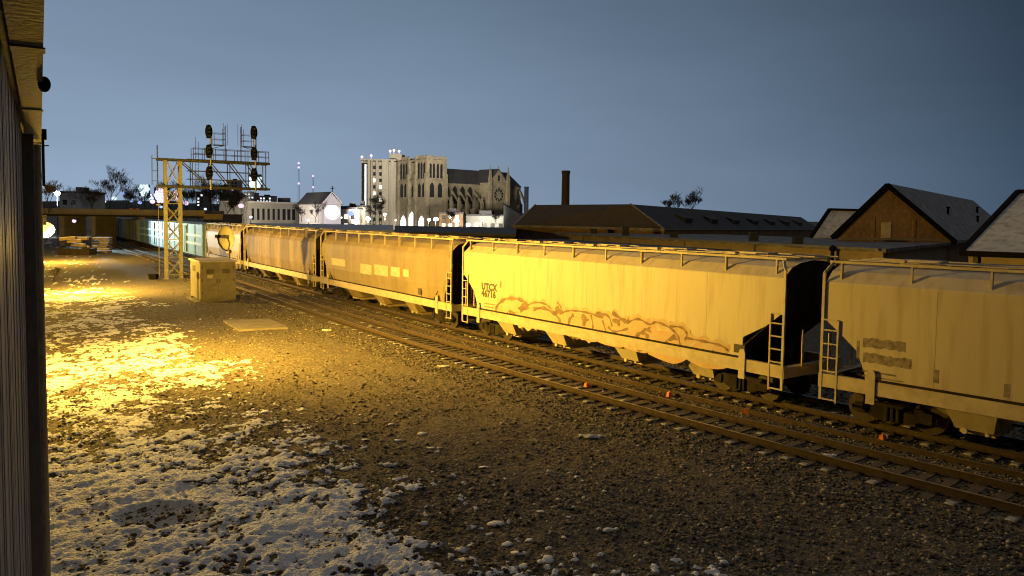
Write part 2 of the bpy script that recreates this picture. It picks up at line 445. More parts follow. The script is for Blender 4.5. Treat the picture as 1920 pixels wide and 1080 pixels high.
o = scatter('snow', np.stack([X,Y,ground_h(X,Y)+.03+S*.1],1), S, M['snow_lump'], 9, .7)
X, Y = rand_fan(190, 11, 24, -.45, .08)
w = wdist(X,Y); k = (w > 5.2) & (w < 9.5) & (fbm(X,Y,.6,2,88) > .46); X, Y = X[k], Y[k]
S = RNG.uniform(.04,.20,len(X))**1.0
o2 = scatter('ice_slabs', np.stack([X,Y,ground_h(X,Y)+.015],1), S, M['snow_lump'], 19, .26)
tag(o2, 'flat crusts of old snow broken along the edge of the gravel', 'snow crust', kind='stuff')
tag(o, 'trodden lumps of frozen snow scattered beside the station wall', 'snow', kind='stuff')
X, Y = rand_fan(7000, 10.6, 34, -.62, .05)
k = (wdist(X,Y) > .3) & (wdist(X,Y) < 8.5) & (fbm(X,Y,.9,3,66) > .44) & (hole_mask(X,Y) < .3); X, Y = X[k], Y[k]
S = RNG.uniform(.012,.04,len(X))*RNG.choice([1,1,1,1.7],len(X))
M['litter'] = island_mat('litter', [(.015,.012,.008),(.05,.035,.02),(.10,.07,.035)])
o = scatter('leaves', np.stack([X,Y,ground_h(X,Y)+.055+S*.2],1), S, M['litter'], 23, .5)
tag(o, 'dark dead leaves and crumbs of soil littering the trampled snow', 'leaf litter', kind='stuff')
# dark clods of earth beside the hole
X, Y = rand_fan(900, 10.6, 15, -.50, -.16)
k = (wdist(X,Y) > .5) & ((fbm(X,Y,1.1,2,71) > .57) | ((np.abs(X/Y+.335) < .055) & (Y < 12.9) & (RNG.random(900) < .8)))
k = k & ((hole_mask(X,Y) < .2) | (RNG.random(900) < .22)); X, Y = X[k], Y[k]; S = RNG.uniform(.02,.11,len(X))
M['earth'] = island_mat('earth', [(.03,.025,.02),(.07,.055,.045),(.12,.10,.08)])
o = scatter('dirt', np.stack([X,Y,ground_h(X,Y)+S*.3],1), S, M['earth'], 13)
tag(o, 'dark broken clods of earth and stone in the snow by the dug hollow', 'dirt', kind='stuff')

# ------------------------------------------------------------------ railway tracks
def rail_mesh(name, off, parent, ya=-25.0, yb=205.0, z=RAILZ, lying=False):
    ys = [ya + i*(yb-ya)/260 for i in range(261)]
    h = .172
    prof = [(-.07,-h),(.07,-h),(.07,-h+.014),(.012,-h+.03),(.012,-.045),(.036,-.036),(.036,-.004),(.028,0),(-.028,0),(-.036,-.004),(-.036,-.036),(-.012,-.045),(-.012,-h+.03),(-.07,-h+.014)]
    mb = MB(); n = len(prof); vs = []
    for y in ys:
        for px, pz in prof: vs.append(pos(y, off+px, z+pz))
    fs = []; 
    for i in range(len(ys)-1):
        for j in range(n):
            k = (j+1) % n
            fs.append((i*n+j, i*n+k, (i+1)*n+k, (i+1)*n+j))
    mb.v = [tuple(v) for v in vs]; mb.f = fs
    mb.m = [1 if (i % n) in (6,7,8) else 0 for i in range(len(fs))]
    return mb.build(name, [M['rail_web'], M['rail_head']], parent)
def tie_mb(seed):
    r = random.Random(seed); mb = MB()
    j = lambda a: r.uniform(-a, a)
    l = 1.30 + j(.05)
    mb.hexa([(-l,-.115+j(.01),-.16),(l,-.115+j(.01),-.16),(l,.115+j(.01),-.16),(-l,.115,-.16),(-l,-.115+j(.01),j(.006)),(l,-.115,j(.006)),(l,.115,j(.006)),(-l,.115+j(.01),j(.006))], 0)
    for s in (-.7175, .7175):
        mb.box(s-.18,-.10,.007,s+.18,.10,.019, 1)                      # tie plate
        for q in (-.11, .11): mb.box(s+q-.015,-.05,.019,s+q+.015,-.02,.045,1)
    a = r.random()
    if a < .62:                                                         # snow lying on the end of the tie
        w = r.uniform(.18,.36); e = -l+.01
        mb.hexa([(e,-.1,.004),(e+w,-.085,.004),(e+w*.9,.09,.004),(e+.01,.1,.004),(e+.02,-.08,.028),(e+w*.8,-.06,.022),(e+w*.75,.07,.022),(e+.03,.08,.028)], 2)
    if r.random() < .35:
        c = r.uniform(-.45,.45); w = r.uniform(.1,.25)
        mb.hexa([(c-w,-.1,.004),(c+w,-.085,.004),(c+w*.9,.09,.004),(c-w,.1,.004),(c-w*.8,-.08,.026),(c+w*.8,-.06,.02),(c+w*.75,.07,.02),(c-w*.7,.08,.024)], 2)
    return mb
def track(off, label):
    t = thing('railway_track', label, 'railway track', (0,0,0))
    rail_mesh('rail', off-.7175, t); rail_mesh('rail', off+.7175, t)
    mats = [M['tie_wood'], M['rail_web'], M['tie_snow']]
    protos = [tie_mb(k) for k in range(9)]
    first = [None]*9
    # 100 nearest ties as parts, the rest one part
    y = 13.2; n = 0; rest = MB(); r = random.Random(int(off*10))
    while y < 190:
        s = slope(y); ang = math.atan2(-s, 1)
        p = pos(y, off, RAILZ-.172-.019); k = r.randrange(9)
        rz = math.atan2(-s, 1.0) + r.uniform(-.02,.02)
        mat = Matrix.Translation(p) @ Matrix.Rotation(rz, 4, 'Z')
        if n < 100:
            if first[k] is None:
                o = protos[k].build('tie', mats, t); first[k] = o
            else:
                o = first[k].copy(); COL.objects.link(o); o.parent = t
            o.matrix_local = mat
        else:
            rest.add([mat @ Vector(v) for v in protos[k].v], protos[k].f)
            rest.m[-len(protos[k].f):] = protos[k].m
        n += 1; y += .56/math.hypot(1, s)
    o = rest.build('tie', mats, t); o['kind'] = 'stuff'
    return t
track(T1C, 'empty railway track nearest the yard, rusty rails on ties with snowy ends')
track(T2C, 'railway track under the freight train, mostly hidden by its wheels')
o = rail_mesh('loose_rail', 2.72, None, -8, 60, .235)
tag(o, 'single brown loose rail laid in the ballast between the two tracks', 'rail')
for i, (px, py, lab) in enumerate(((1100,720,'orange marker block between the tracks, farthest of the four and half hidden by a rail'),
        (1255,737,'orange marker block standing in the ballast below the grain car with graffiti'),
        (1400,768,'orange marker block in the ballast below the gap between the two nearest hopper cars'),
        (1655,817,'orange marker block in the ballast below the nearest hopper car, closest to the viewer'))):
    p = onz(px, py, .2)
    mb = MB(); mb.hexa([(-.10,-.07,0),(.10,-.07,0),(.10,.07,0),(-.10,.07,0),(-.075,-.05,.16),(.075,-.05,.16),(.075,.05,.16),(-.075,.05,.16)])
    mb.box(-.03,-.02,.16,.03,.02,.2)
    o = mb.build('marker_block', M['orange']); o.location = (p.x,p.y,gz(p.x,p.y)); o.rotation_euler = (0,0,.8+i)
    tag(o, lab, 'marker', 'orange markers between the tracks')

# ------------------------------------------------------------------ freight cars
W = 3.1
def bogie(root, xc):
    mb = MB()
    for y in (.55, W-.55):
        for (a, b) in (((-.95,.42,.82),(-.35,.42,.62)),):
            pass
        yy = y-.08
        mb.prism([(xc-1.15,yy,.80),(xc-.75,yy,.98),(xc+.75,yy,.98),(xc+1.15,yy,.80),(xc+1.15,yy,.66),(xc+.8,yy,.66),(xc+.42,yy,.50),(xc-.42,yy,.50),(xc-.8,yy,.66),(xc-1.15,yy,.66)], (0,.16,0))
        for q in (-.15,0,.15): mb.tube((xc+q,yy-.02,.52),(xc+q,yy-.02,.9),.06,n=7)
        for q in (-.9,.9): mb.box(xc+q-.14,yy-.05,.62,xc+q+.14,yy,.92)
    mb.box(xc-.18,.5,.62,xc+.18,W-.5,.95)
    mb.box(xc-.3,W/2-.4,.95,xc+.3,W/2+.4,1.3)
    b = mb.build('bogie', M['grime_and_shade'], root)
    for q in (-.9, .9):
        w = MB()
        for y in (W/2-.78, W/2+.78):
            w.tube((xc+q,y-.07,.755),(xc+q,y+.07,.755),.455,n=26)
            w.tube((xc+q,y-.085,.755),(xc+q,y-.071,.755),.15,n=12)
        w.tube((xc+q,W/2-.8,.755),(xc+q,W/2+.8,.755),.08,n=8)
        w.build('wheel', M['wheel_steel'], b)
def interp(tab, t):
    if t <= tab[0][0]: return tab[0][1]
    for (a, za), (b, zb) in zip(tab[:-1], tab[1:]):
        if t <= b: return za + (zb-za)*(t-a)/(b-a)
    return tab[-1][1]
CUTS = {
 'straight_left': [(0,3.25),(.45,2.9),(.95,2.45),(1.2,1.85),(1.22,1.66)],
 'straight_right': [(0,3.3),(.62,2.8),(1.45,2.36),(1.46,1.66)],
 'round': [(0,3.7),(.12,3.3),(.35,2.9),(.62,2.5),(.8,2.15),(.86,1.9),(.87,1.66)],
}
def hopper(name, label, yA, yB, paint, lcut, rcut, outlets, group, ribs=False, end_dark=True, curved=False):
    A = pos(yA, SILL); B = pos(yB, SILL)
    d = B-A; L = d.length
    root = thing(name, label, 'hopper car', A, math.atan2(d.y, d.x), group)
    e = .12
    # body: side sheets, shoulders, roof
    xs = sorted(set([e + i*(L-2*e)/24 for i in range(25)] + [e+t for t, _ in CUTS[lcut]] + [L-e-t for t, _ in CUTS[rcut]]))
    mb = MB(); rows = []
    def prof(x, side):
        zb = max(interp(CUTS[lcut], x-e), interp(CUTS[rcut], L-e-x))
        zb = min(zb, 3.9)
        f = lambda y: y if side == 0 else W-y
        if curved: pr = [(.10,zb),(.0,max(zb+.02,(zb+3.2)/2)),(.0,3.75),(.04,4.1),(.16,4.35),(.42,4.62),(.85,4.78),(W/2,4.86)]
        else: pr = [(0,zb),(0,max(zb+.02,3.0)),(0,4.32),(.012,4.36),(.36,4.66),(.8,4.80),(W/2,4.88)]
        return [(x, f(y), z) for y, z in pr]
    for side in (0,1):
        pv = [prof(x, side) for x in xs]; n = len(pv[0])
        vs = [p for c in pv for p in c]; fs = []
        for i in range(len(xs)-1):
            for j in range(n-1):
                q = (i*n+j, (i+1)*n+j, (i+1)*n+j+1, i*n+j+1)
                fs.append(q if side == 0 else q[::-1])
        mb.add(vs, fs)
    if ribs:
        k = 11
        for i in range(1, k):
            x = 1.4 + i*(L-2.8)/k
            for y0, y1 in ((-.05,-.003),(W+.003,W+.05)): mb.box(x-.05,y0,1.7,x+.05,y1,4.3)
    if curved:
        for y0, y1 in ((-.04,-.003),): mb.box(e+.2,y0,4.0,L-e-.2,y1,4.06)
    if not curved:
        for q in (.17,.335,.5,.665,.83):
            for y0, y1 in ((-.004,-.0005),): mb.box(L*q-.035,y0,1.75,L*q+.035,y1,4.30)
    mb.build('body', M[paint], root)
    # end bulkheads and slope sheets
    for x, s, cut in ((e, 1, lcut), (L-e, -1, rcut)):
        b = MB(); z0 = CUTS[cut][0][1]
        b.poly([(x,.02,z0),(x,W-.02,z0),(x,W-.02,4.32),(x,W-.4,4.66),(x,W/2,4.86),(x,.4,4.66),(x,.02,4.32)])
        for q in (.8,1.55,2.3): b.box(min(x,x-s*.07),q-.05,z0,max(x,x-s*.07),q+.05,4.3)
        b.hexa([(x,.03,z0),(x,W-.03,z0),(x+s*2.1,W-.03,1.5),(x+s*2.1,.03,1.5),(x+s*.03,.03,z0+.03),(x+s*.03,W-.03,z0+.03),(x+s*2.13,W-.03,1.53),(x+s*2.13,.03,1.53)])
        b.box(min(x,x+s*2.2),W/2-.35,1.3,max(x,x+s*2.2),W/2+.35,1.58)
        b.bar((x+s*.6,W/2,1.5),(x+s*.25,W/2,z0),.16)
        b.build('end_wall', M['grime_and_shade'], root)
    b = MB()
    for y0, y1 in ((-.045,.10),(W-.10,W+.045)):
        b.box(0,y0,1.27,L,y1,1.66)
        b.box(e+1.3,y0-.006 if y0 < 0 else y1,1.665,L-e-1.5,y0+.012 if y0 < 0 else y1+.006,1.735,1)  # dark strip drawn for the shadow gap between side sheet and sill
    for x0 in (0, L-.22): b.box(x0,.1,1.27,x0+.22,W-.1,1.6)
    b.build('side_sill', [M['trim_paint'], M['grime_and_shade']], root)
    # ladders at both ends of the near side
    for x0, s, zt in ((.03, 1, 3.25),(L-.03, -1, 3.25)):
        l = MB(); a = x0; c = x0+s*.48
        l.box(min(a,a+s*.08),-.06,.9,max(a,a+s*.08),.0,4.62)
        l.bar((a+s*.04,-.03,4.6),(a+s*.22,.12,4.9),.07)
        l.box(min(c,c+s*.05),-.06,.85,max(c,c+s*.05),-.01,zt)
        for z in (.92,1.3,1.75,2.15,2.55,2.95,3.25): l.bar((a,-.035,z),(c,-.035,z),.04)
        l.build('ladder', M['trim_paint'], root)
        j = MB(); q = x0+s*1.5
        j.prism([(q-.12,-.09,1.02),(q+.12,-.09,1.02),(q+.12,-.09,1.86),(q+.07,-.09,1.98),(q-.07,-.09,1.98),(q-.12,-.09,1.86)], (0,.035,0))
        j.build('jacking_lug', M['trim_paint'], root)
        g = MB(); g.tube((x0-s*.12,.75,1.6),(x0-s*.12,.75,2.75),.035,n=6)
        g.tube((x0-s*.12,2.3,1.6),(x0-s*.12,2.3,2.75),.03,n=6); g.tube((x0-s*.10,.75,1.62),(x0-s*.10,2.3,1.62),.03,n=6)
        g.build('grab_rail', M['trim_paint'], root)
        cp = MB(); cp.box(min(x0,x0-s*.5),W/2-.12,.95,max(x0,x0-s*.5),W/2+.12,1.25); cp.box(min(x0-s*.4,x0-s*.62),W/2-.2,.9,max(x0-s*.4,x0-s*.62),W/2+.2,1.3)
        cp.build('coupler', M['grime_and_shade'], root)
    # running boards with their brackets
    r = MB()
    for y0, sg in ((.10,1),(W-.10,-1)):
        r.box(.15,min(y0,y0+sg*.09),4.90,L-.15,max(y0,y0+sg*.09),4.97)
        n = 10
        for i in range(n):
            x = .5 + i*(L-1.0)/(n-1)
            r.bar((x,y0+sg*.05,4.34),(x,y0+sg*.05,4.9),.07 if i % 2 else .11,.05)
            r.bar((x,y0+sg*.05,4.87),(x,W/2,4.90),.05,.05)
    for y0 in (1.0,1.85): r.box(.3,y0,4.95,L-.3,y0+.25,4.98)
    r.build('running_board', M['trim_paint'], root)
    for i in range(5):
        x = 2.2+i*(L-4.4)/4; h = MB()
        h.box(x-.55,W/2-.28,4.86,x+.55,W/2+.28,5.04); h.box(x-.5,.42,4.98,x-.1,.62,5.06)
        h.build('roof_hatch', M['trim_paint'], root)
    # outlet hoppers
    for fx in outlets:
        x = fx*L; o = MB()
        o.hexa([(x-.36,W/2-.5,.62),(x+.36,W/2-.5,.62),(x+.36,W/2+.5,.62),(x-.36,W/2+.5,.62),(x-1.15,.12,1.34),(x+1.15,.12,1.34),(x+1.15,W-.12,1.34),(x-1.15,W-.12,1.34)])
        o.hexa([(x-.45,.45,.70),(x+.45,.45,.70),(x+.45,.95,.70),(x-.45,.95,.70),(x-.62,.06,1.3),(x+.62,.06,1.3),(x+.62,.9,1.3),(x-.62,.9,1.3)])
        o.box(x-.42,.7,.55,x+.42,W-.7,.66)
        ob = o.build('outlet_hopper', M[paint], root)
        c = MB(); c.tube((x-.22,.40,.66),(x-.22,.72,.66),.075,n=10); c.tube((x+.3,.42,.66),(x+.3,.70,.66),.05,n=8)
        c.build('gate_cap', M['pale_mark'], ob)
    bogie(root, 1.95); bogie(root, L-1.95)
    und = MB(); und.box(2.5,W/2-.3,1.05,L-2.5,W/2+.3,1.35)
    und.tube((3.2,.9,.95),(L*.3,.9,.95),.03,n=6)
    und.build('centre_sill', M['grime_and_shade'], root)
    return root, L

def text_mesh(name, body, size, mat, parent, loc, dx=1.0, bold=.0):
    cu = bpy.data.curves.new(name, 'FONT'); cu.body = body; cu.size = size; cu.offset = bold; cu.extrude = .002
    cu.resolution_u = 3; cu.space_character = 1.08
    o = bpy.data.objects.new(name, cu); COL.objects.link(o)
    dg = bpy.context.evaluated_depsgraph_get(); dg.update()
    me = bpy.data.meshes.new_from_object(o.evaluated_get(dg))
    bpy.data.objects.remove(o); bpy.data.curves.remove(cu)
    me.materials.clear(); me.materials.append(mat); me.name = name
    ob = bpy.data.objects.new(name, me); COL.objects.link(ob)
    ob.parent = parent; ob.location = loc; ob.rotation_euler = (PI/2,0,0); ob.scale = (dx,1,1)
    return ob
def ribbon(mb, pts, w, y, m=0):
    """a flat sprayed stroke lying on the side sheet (x along, z up), thickness 2 mm"""
    n = len(pts); L_ = []; R_ = []
    for i, (x, z) in enumerate(pts):
        a = pts[max(i-1,0)]; b = pts[min(i+1,n-1)]
        tx, tz = b[0]-a[0], b[1]-a[1]; k = math.hypot(tx,tz) or 1
        ww = w*(.7+.3*math.sin(i*1.3))/2
        L_.append((x-tz/k*ww, y, z+tx/k*ww)); R_.append((x+tz/k*ww, y, z-tx/k*ww))
    for i in range(n-1): mb.poly([R_[i],R_[i+1],L_[i+1],L_[i]], m)
def spline(pts, k=7):
    out = []
    n = len(pts)
    for i in range(n-1):
        p0 = pts[max(i-1,0)]; p1 = pts[i]; p2 = pts[i+1]; p3 = pts[min(i+2,n-1)]
        for j in range(k):
            t = j/k
            out.append(tuple(.5*((2*p1[c])+(-p0[c]+p2[c])*t+(2*p0[c]-5*p1[c]+4*p2[c]-p3[c])*t*t+(-p0[c]+3*p1[c]-3*p2[c]+p3[c])*t**3) for c in (0,1)))
    out.append(pts[-1]); return out

G = 'covered hopper cars of the freight train'
yD = solve(1535); yC1 = solve(1471); yC0 = solve(867); yB1 = solve(848); yB0 = solve(602); yA1 = solve(593); yA0 = solve(458); yZ1 = solve(452); yZ0 = solve(386)
def y_after(y0, L):
    y = y0
    while (pos(y, SILL)-pos(y0, SILL)).length < L: y -= .02
    return y
carD, LD = hopper('hopper_car', 'nearest pale hopper car, cut off by the picture edge, with two smudged stencil lines', yD, y_after(yD, 18.2), 'hopper_paint', 'straight_left', 'straight_right', (.22,.40,.60,.78), G)
carC, LC = hopper('hopper_car', 'pale smooth-sided hopper car with a long graffiti piece along its lower side', yC0, yC1, 'hopper_paint', 'straight_left', 'straight_right', (.19,.385,.615,.81), G)
carB, LB = hopper('hopper_car', 'tan hopper car with faded lettering blocks on its side, between two other hopper cars', yB0, yB1, 'hopper_tan', 'round', 'round', (.27,.5,.73), G, curved=True)
carA, LA = hopper('hopper_car', 'rust-streaked brown hopper car with dark vertical stains', yA0, yA1, 'hopper_rust', 'round', 'round', (.27,.5,.73), G, curved=True)
carZ, LZ = hopper('hopper_car', 'pale hopper car partly hidden behind the equipment hut and round dish', yZ0, yZ1, 'hopper_paint', 'round', 'round', (.3,.7), G, curved=True)

def side_xy(root, px, py, y=-.006):
    """point of a car's near side plane seen at a pixel -> local (x, z)"""
    rz = root.rotation_euler.z; ax = Vector((math.cos(rz), math.sin(rz), 0)); ay = Vector((-math.sin(rz), math.cos(rz), 0))
    d = ray(px, py); o = root.location + ay*y
    t = (o-CAM).dot(ay)/d.dot(ay); p = CAM + d*t - root.location
    return p.dot(ax), p.z
def S(root, pts): return [side_xy(root, x, y) for x, y in pts]
# graffiti on car C: filled bubble shapes and outlines
gx = MB()
fills = [[(935,598),(930,578),(950,562),(985,566),(1000,590),(985,606)],
         [(985,606),(995,578),(1015,568),(1040,585),(1060,580),(1075,600),(1062,628),(1020,620)],
         [(1064,625),(1072,594),(1092,583),(1118,590),(1130,612),(1120,640),(1090,636)],
         [(1118,640),(1122,600),(1142,586),(1160,600),(1180,592),(1188,620),(1170,650),(1140,648)],
         [(1170,652),(1180,612),(1205,598),(1228,612),(1232,640),(1212,662)],
         [(1215,664),(1225,625),(1258,622),(1285,640),(1292,668),(1262,682)],
         [(1290,676),(1296,650),(1320,640),(1350,652),(1368,668),(1362,690),(1320,690)]]
for i, f in enumerate(fills):
    q = S(carC, f)
    q = spline(q+[q[0]], 5)[:-1]
    gx.poly([(x, -.004-.0004*i, z) for x, z in q], 1)
smudge = [(982,575,12,9),(1046,583,10,9),(1096,600,9,12),(1128,590,12,7),(1158,603,10,10),(1215,618,10,8),(1262,634,11,9),(1205,655,14,5),(960,590,9,5),(1320,666,10,6),(1080,632,12,5)]
for i,(px,py,a_,b_) in enumerate(smudge):
    q = S(carC, [(px+a_*(.75+.35*math.sin(2.1*k+i))*math.cos(2*PI*k/9), py+b_*(.75+.35*math.cos(1.7*k+i))*math.sin(2*PI*k/9)) for k in range(9)])
    q = q[::-1]; q = spline(q+[q[0]],4)[:-1]
    gx.poly([(x, -.0082-.0001*i, z) for x, z in q], 0)
strokes = [[(930,600),(931,577),(945,562),(968,560),(985,567),(988,577),(975,583)],[(947,592),(956,583),(966,590),(952,598)],
  [(987,574),(1003,567),(1022,570),(1035,580)],[(1000,580),(1020,578),(1042,590),(1052,606)],[(1044,566),(1052,576),(1050,590)],[(1052,588),(1064,583),(1082,583),(1108,588),(1130,597)],
  [(1062,628),(1068,600),(1076,590)],[(1108,590),(1112,612),(1106,622)],[(1118,586),(1140,592),(1148,612)],[(1148,586),(1172,602),(1180,600)],[(1140,612),(1152,622),(1178,616)],
  [(1175,606),(1196,598),(1218,608),(1232,604),(1258,616),(1272,632),(1276,652)],[(1186,650),(1196,628),(1208,624),(1216,634)],[(1255,612),(1278,614),(1288,626),(1284,638)],[(1288,634),(1320,640),(1352,648),(1366,658)],
  [(1230,645),(1244,652),(1252,640)],[(1300,676),(1310,660),(1326,664)],[(972,606),(990,612),(1006,610)],[(1090,628),(1104,634),(1116,628)],[(1130,560+40),(1136,585+35)],[(1336,656),(1344,672),(1358,676)]]
for i, s in enumerate(strokes):
    sp_ = spline(S(carC, s), 6)
    ribbon(gx, sp_, .42, -.0072-.0001*i, 2)
    ribbon(gx, sp_, .11 if i % 3 else .2, -.010-.0003*i, 0)
M['overspray'] = surf('overspray', (.52,.34,.20), (.57,.46,.33), 2.5, .7)
gx.build('graffiti', [M['spray_line'], M['spray_fill'], M['overspray']], carC)
x, z = side_xy(carC, 903, 542); text_mesh('car_number', 'UTCX', .44, M['stencil'], carC, (x, -.006, z), 1.0, .022)
x, z = side_xy(carC, 903, 555); text_mesh('car_number', '46716', .44, M['stencil'], carC, (x, -.006, z), 1.0, .022)
for (x0,y0,x1_,y1_) in ((908,568,930,570),(908,574,928,576)):
    a = side_xy(carC,x0,y0); b = side_xy(carC,x1_,y1_); mk = MB(); mk.box(a[0],-.005,a[1]-.04,b[0],-.002,a[1]+.02); mk.build('stencil_panel', M['stencil_faded'], carC)
a = side_xy(carC, 1376, 644); mk = MB(); mk.box(a[0],-.006,a[1]-.28,a[0]+.42,-.002,a[1]); mk.build('placard', M['stencil'], carC)
a = side_xy(carC, 937, 532); mk = MB(); mk.box(a[0],-.005,a[1]-.2,a[0]+.13,-.002,a[1]+.12); mk.build('stencil_panel', M['stencil_faded'], carC)
# nearest car: two smudged number lines and small stencils
rr = random.Random(4)
for (px,py,wid) in ((1618,641,1.15),(1618,670,1.3)):
    x, z = side_xy(carD, px, py); up = []; dn = []
    for k in range(15):
        up.append((x+wid*k/14, -.003, z+.13+rr.uniform(-.035,.03))); dn.append((x+wid*k/14, -.003, z-.13+rr.uniform(-.03,.035)))
    mk = MB()
    for k in range(14): mk.poly([dn[k],dn[k+1],up[k+1],up[k]])
    mk.build('smudged_number', M['stencil_faded'], carD)
for (px,py,w,h) in ((1617,695,.9,.05),(1617,704,1.1,.04),(1750,705,.13,.36),(1882,732,.13,.34),(1606,655,.08,.5)):
    x, z = side_xy(carD, px, py); mk = MB(); mk.box(x,-.005,z-h/2,x+w,-.002,z+h/2); mk.build('stencil_panel', M['stencil_faded'], carD)
# car B: worn pale lettering blocks and a panel
for (xa,ya,xb,yb) in ((676,497,697,512),(702,499,728,514),(733,502,750,517),(756,506,767,518),(622,487,648,496)):
    a = side_xy(carB, xa, yb); b = side_xy(carB, xb, ya); mk = MB(); mk.box(a[0],-.02,min(a[1],b[1]),b[0],-.012,max(a[1],b[1])); mk.build('faded_lettering', M['pale_mark'], carB)
mk = MB(); a = side_xy(carB, 784, 545); mk.box(a[0],-.02,a[1]-.2,a[0]+.35,-.012,a[1]+.15); mk.build('placard', M['stencil'], carB)

# far freight cars in the curve, under the overpass
M['boxcar_teal'] = surf('boxcar_teal', (.20,.36,.45), (.15,.28,.36), .8, .6, stretch=(.15,1,1.6), lo=.4, hi=.6)
M['boxcar_light_streak'] = surf('boxcar_light_streak', (.55,.75,.85), (.40,.58,.68), .8, .6, stretch=(.2,1,1))  # pale streaks painted in for blurred reflections of bluish lights
M['boxcar_grey'] = surf('boxcar_grey', (.20,.25,.26), (.14,.175,.18), .7, .7, stretch=(.3,1,.6))
M['boxcar_brown'] = surf('boxcar_brown', (.25,.17,.11), (.16,.11,.075), .8, .75)
def boxcar(label, yA, yB, paint, light_streak=False, mot=0):
    A = pos(yA, SILL); B = pos(yB, SILL); d = B-A; L = d.length
    root = thing('boxcar', label, 'boxcar', A, math.atan2(d.y, d.x), 'boxcars in the curve by the overpass')
    b = MB(); b.box(0,0,1.15,L,W,4.75)
    b.prism([(0,0,4.75),(0,W,4.75),(0,W/2,4.95)], (L,0,0))
    n = 5 if light_streak else 12
    for i in range(n+1):
        x = .1+i*(L-.2)/n; b.box(x-.06,-.06,1.2,x+.06,-.002,4.7)
    b.build('body', M[paint], root)
    dr = MB(); dr.box(L/2-1.5,-.10,1.3,L/2+1.5,-.062,4.55)
    for q in (-1.5,-.5,.5,1.4): dr.box(L/2+q,-.13,1.3,L/2+q+.1,-.10,4.55)
    dr.build('door', M[paint], root)
    if light_streak:
        s = MB()
        for z0, z1 in ((3.3,3.6),(2.35,2.65)): s.box(.4,-.075,z0,L/2-1.55,-.061,z1); s.box(L/2+1.55,-.075,z0,L-.4,-.061,z1)
        s.build('light_streak', M['boxcar_light_streak'], root)
    sl = MB(); sl.box(0,.05,.95,L,.2,1.15); sl.box(0,W-.2,.95,L,W-.05,1.15); sl.build('side_sill', M['grime_and_shade'], root)
    bogie(root, 2.0); bogie(root, L-2.0)
    return root
ya = solve(381); yb = solve(262); ym = solve(318)
boxcar('teal boxcar with painted pale light streaks right behind the signal tower, coupled to a hopper car', ym+.4, ya, 'boxcar_teal', True)
boxcar('teal boxcar with painted light streaks left of the signal tower, in the curve', yb, ym-.4, 'boxcar_teal', True)
yc = solve(257); ye = solve(223)
boxcar('grey-green boxcar in the curve beyond the light-streaked teal cars', ye, yc, 'boxcar_grey')
yf = solve(192)
boxcar('dull grey boxcar under the right end of the overpass', yf, ye+.9, 'boxcar_grey')
boxcar('brown boxcar under the overpass, farthest car of the train in view', min(yf+21,228), yf+.9, 'boxcar_brown')

# ------------------------------------------------------------------ station building on the left
WALLRZ = math.atan2(WD.y, WD.x)
st = thing('station_building', 'grey weathered board wall with a wooden eave beam running along the left edge', 'building', (0,0,0), WALLRZ)
# local x = metres along the wall, local y = away from the yard (y .20 is the wall face)
b = MB(); b.box(-4,.22,-.3,125,1.4,7.3); 
rr = random.Random(2); x = 3.0
while x < 34:
    w = rr.choice((.13,.14,.15,.19)); d = rr.uniform(0,.010)
    b.box(x,.19+d,-.2,x+w-.012,.218,7.2); x += w
b.build('wall', M['siding'], st)
b = MB(); b.box(-3,-.04,7.15,23.0,.14,7.42); b.box(-3,.14,7.22,23.2,1.0,7.34)
for x in (3.2,5.9,9.5,14.2,19): b.box(x,-.052,7.138,x+.18,.145,7.149)
b.build('eave_beam', M['eave_wood'], st)
b = MB(); b.box(-4,.0,7.425,125,2.6,7.55); b.build('roof', M['grime_and_shade'], st)
b = MB(); b.box(12.4,.055,-.2,12.75,.188,7.13); b.box(12.36,.12,-.2,12.399,.188,7.13); b.build('corner_post', M['post_paint'], st)
b = MB(); b.tube((13.9,.015,-.2),(13.9,.015,7.1),.052,n=14)
for z in (1.2,3.2,5.2,6.6): b.tube((13.9,.015,z),(13.9,.015,z+.06),.062,n=14)
b.build('downpipe', M['pipe'], st)
b = MB(); b.box(16.2,.04,-.2,16.4,.188,7.1); b.build('door_frame', M['timber'], st)
def wallpt(s, d, z): return WD*s + WN*d + Vector((0,0,z))
p = at(83,158,6.45)
o = MB().sphere((0,0,0),.048,seg=16,rings=10,sz=1.35); o.tube((0,0,.0),(-.05,-.03,.05),.02)
o = o.build('dome_camera', M['black'], None, True); o.location = p
tag(o, 'small black dome camera under the wooden eave at the top left', 'camera')
p = at(80,252,20.5)
o = MB(); o.box(-.055,-.09,-.14,.055,.09,.14); o.tube((0,0,-.14),(0,0,-1.35),.035); o.bar((0,0,-.3),(-.2,-.12,-.3),.03)
o = o.build('conduit', [M['black']]); o.location = p; o.rotation_euler = (0,0,WALLRZ)
tag(o, 'black junction box on a vertical conduit at the far end of the eave', 'junction box')

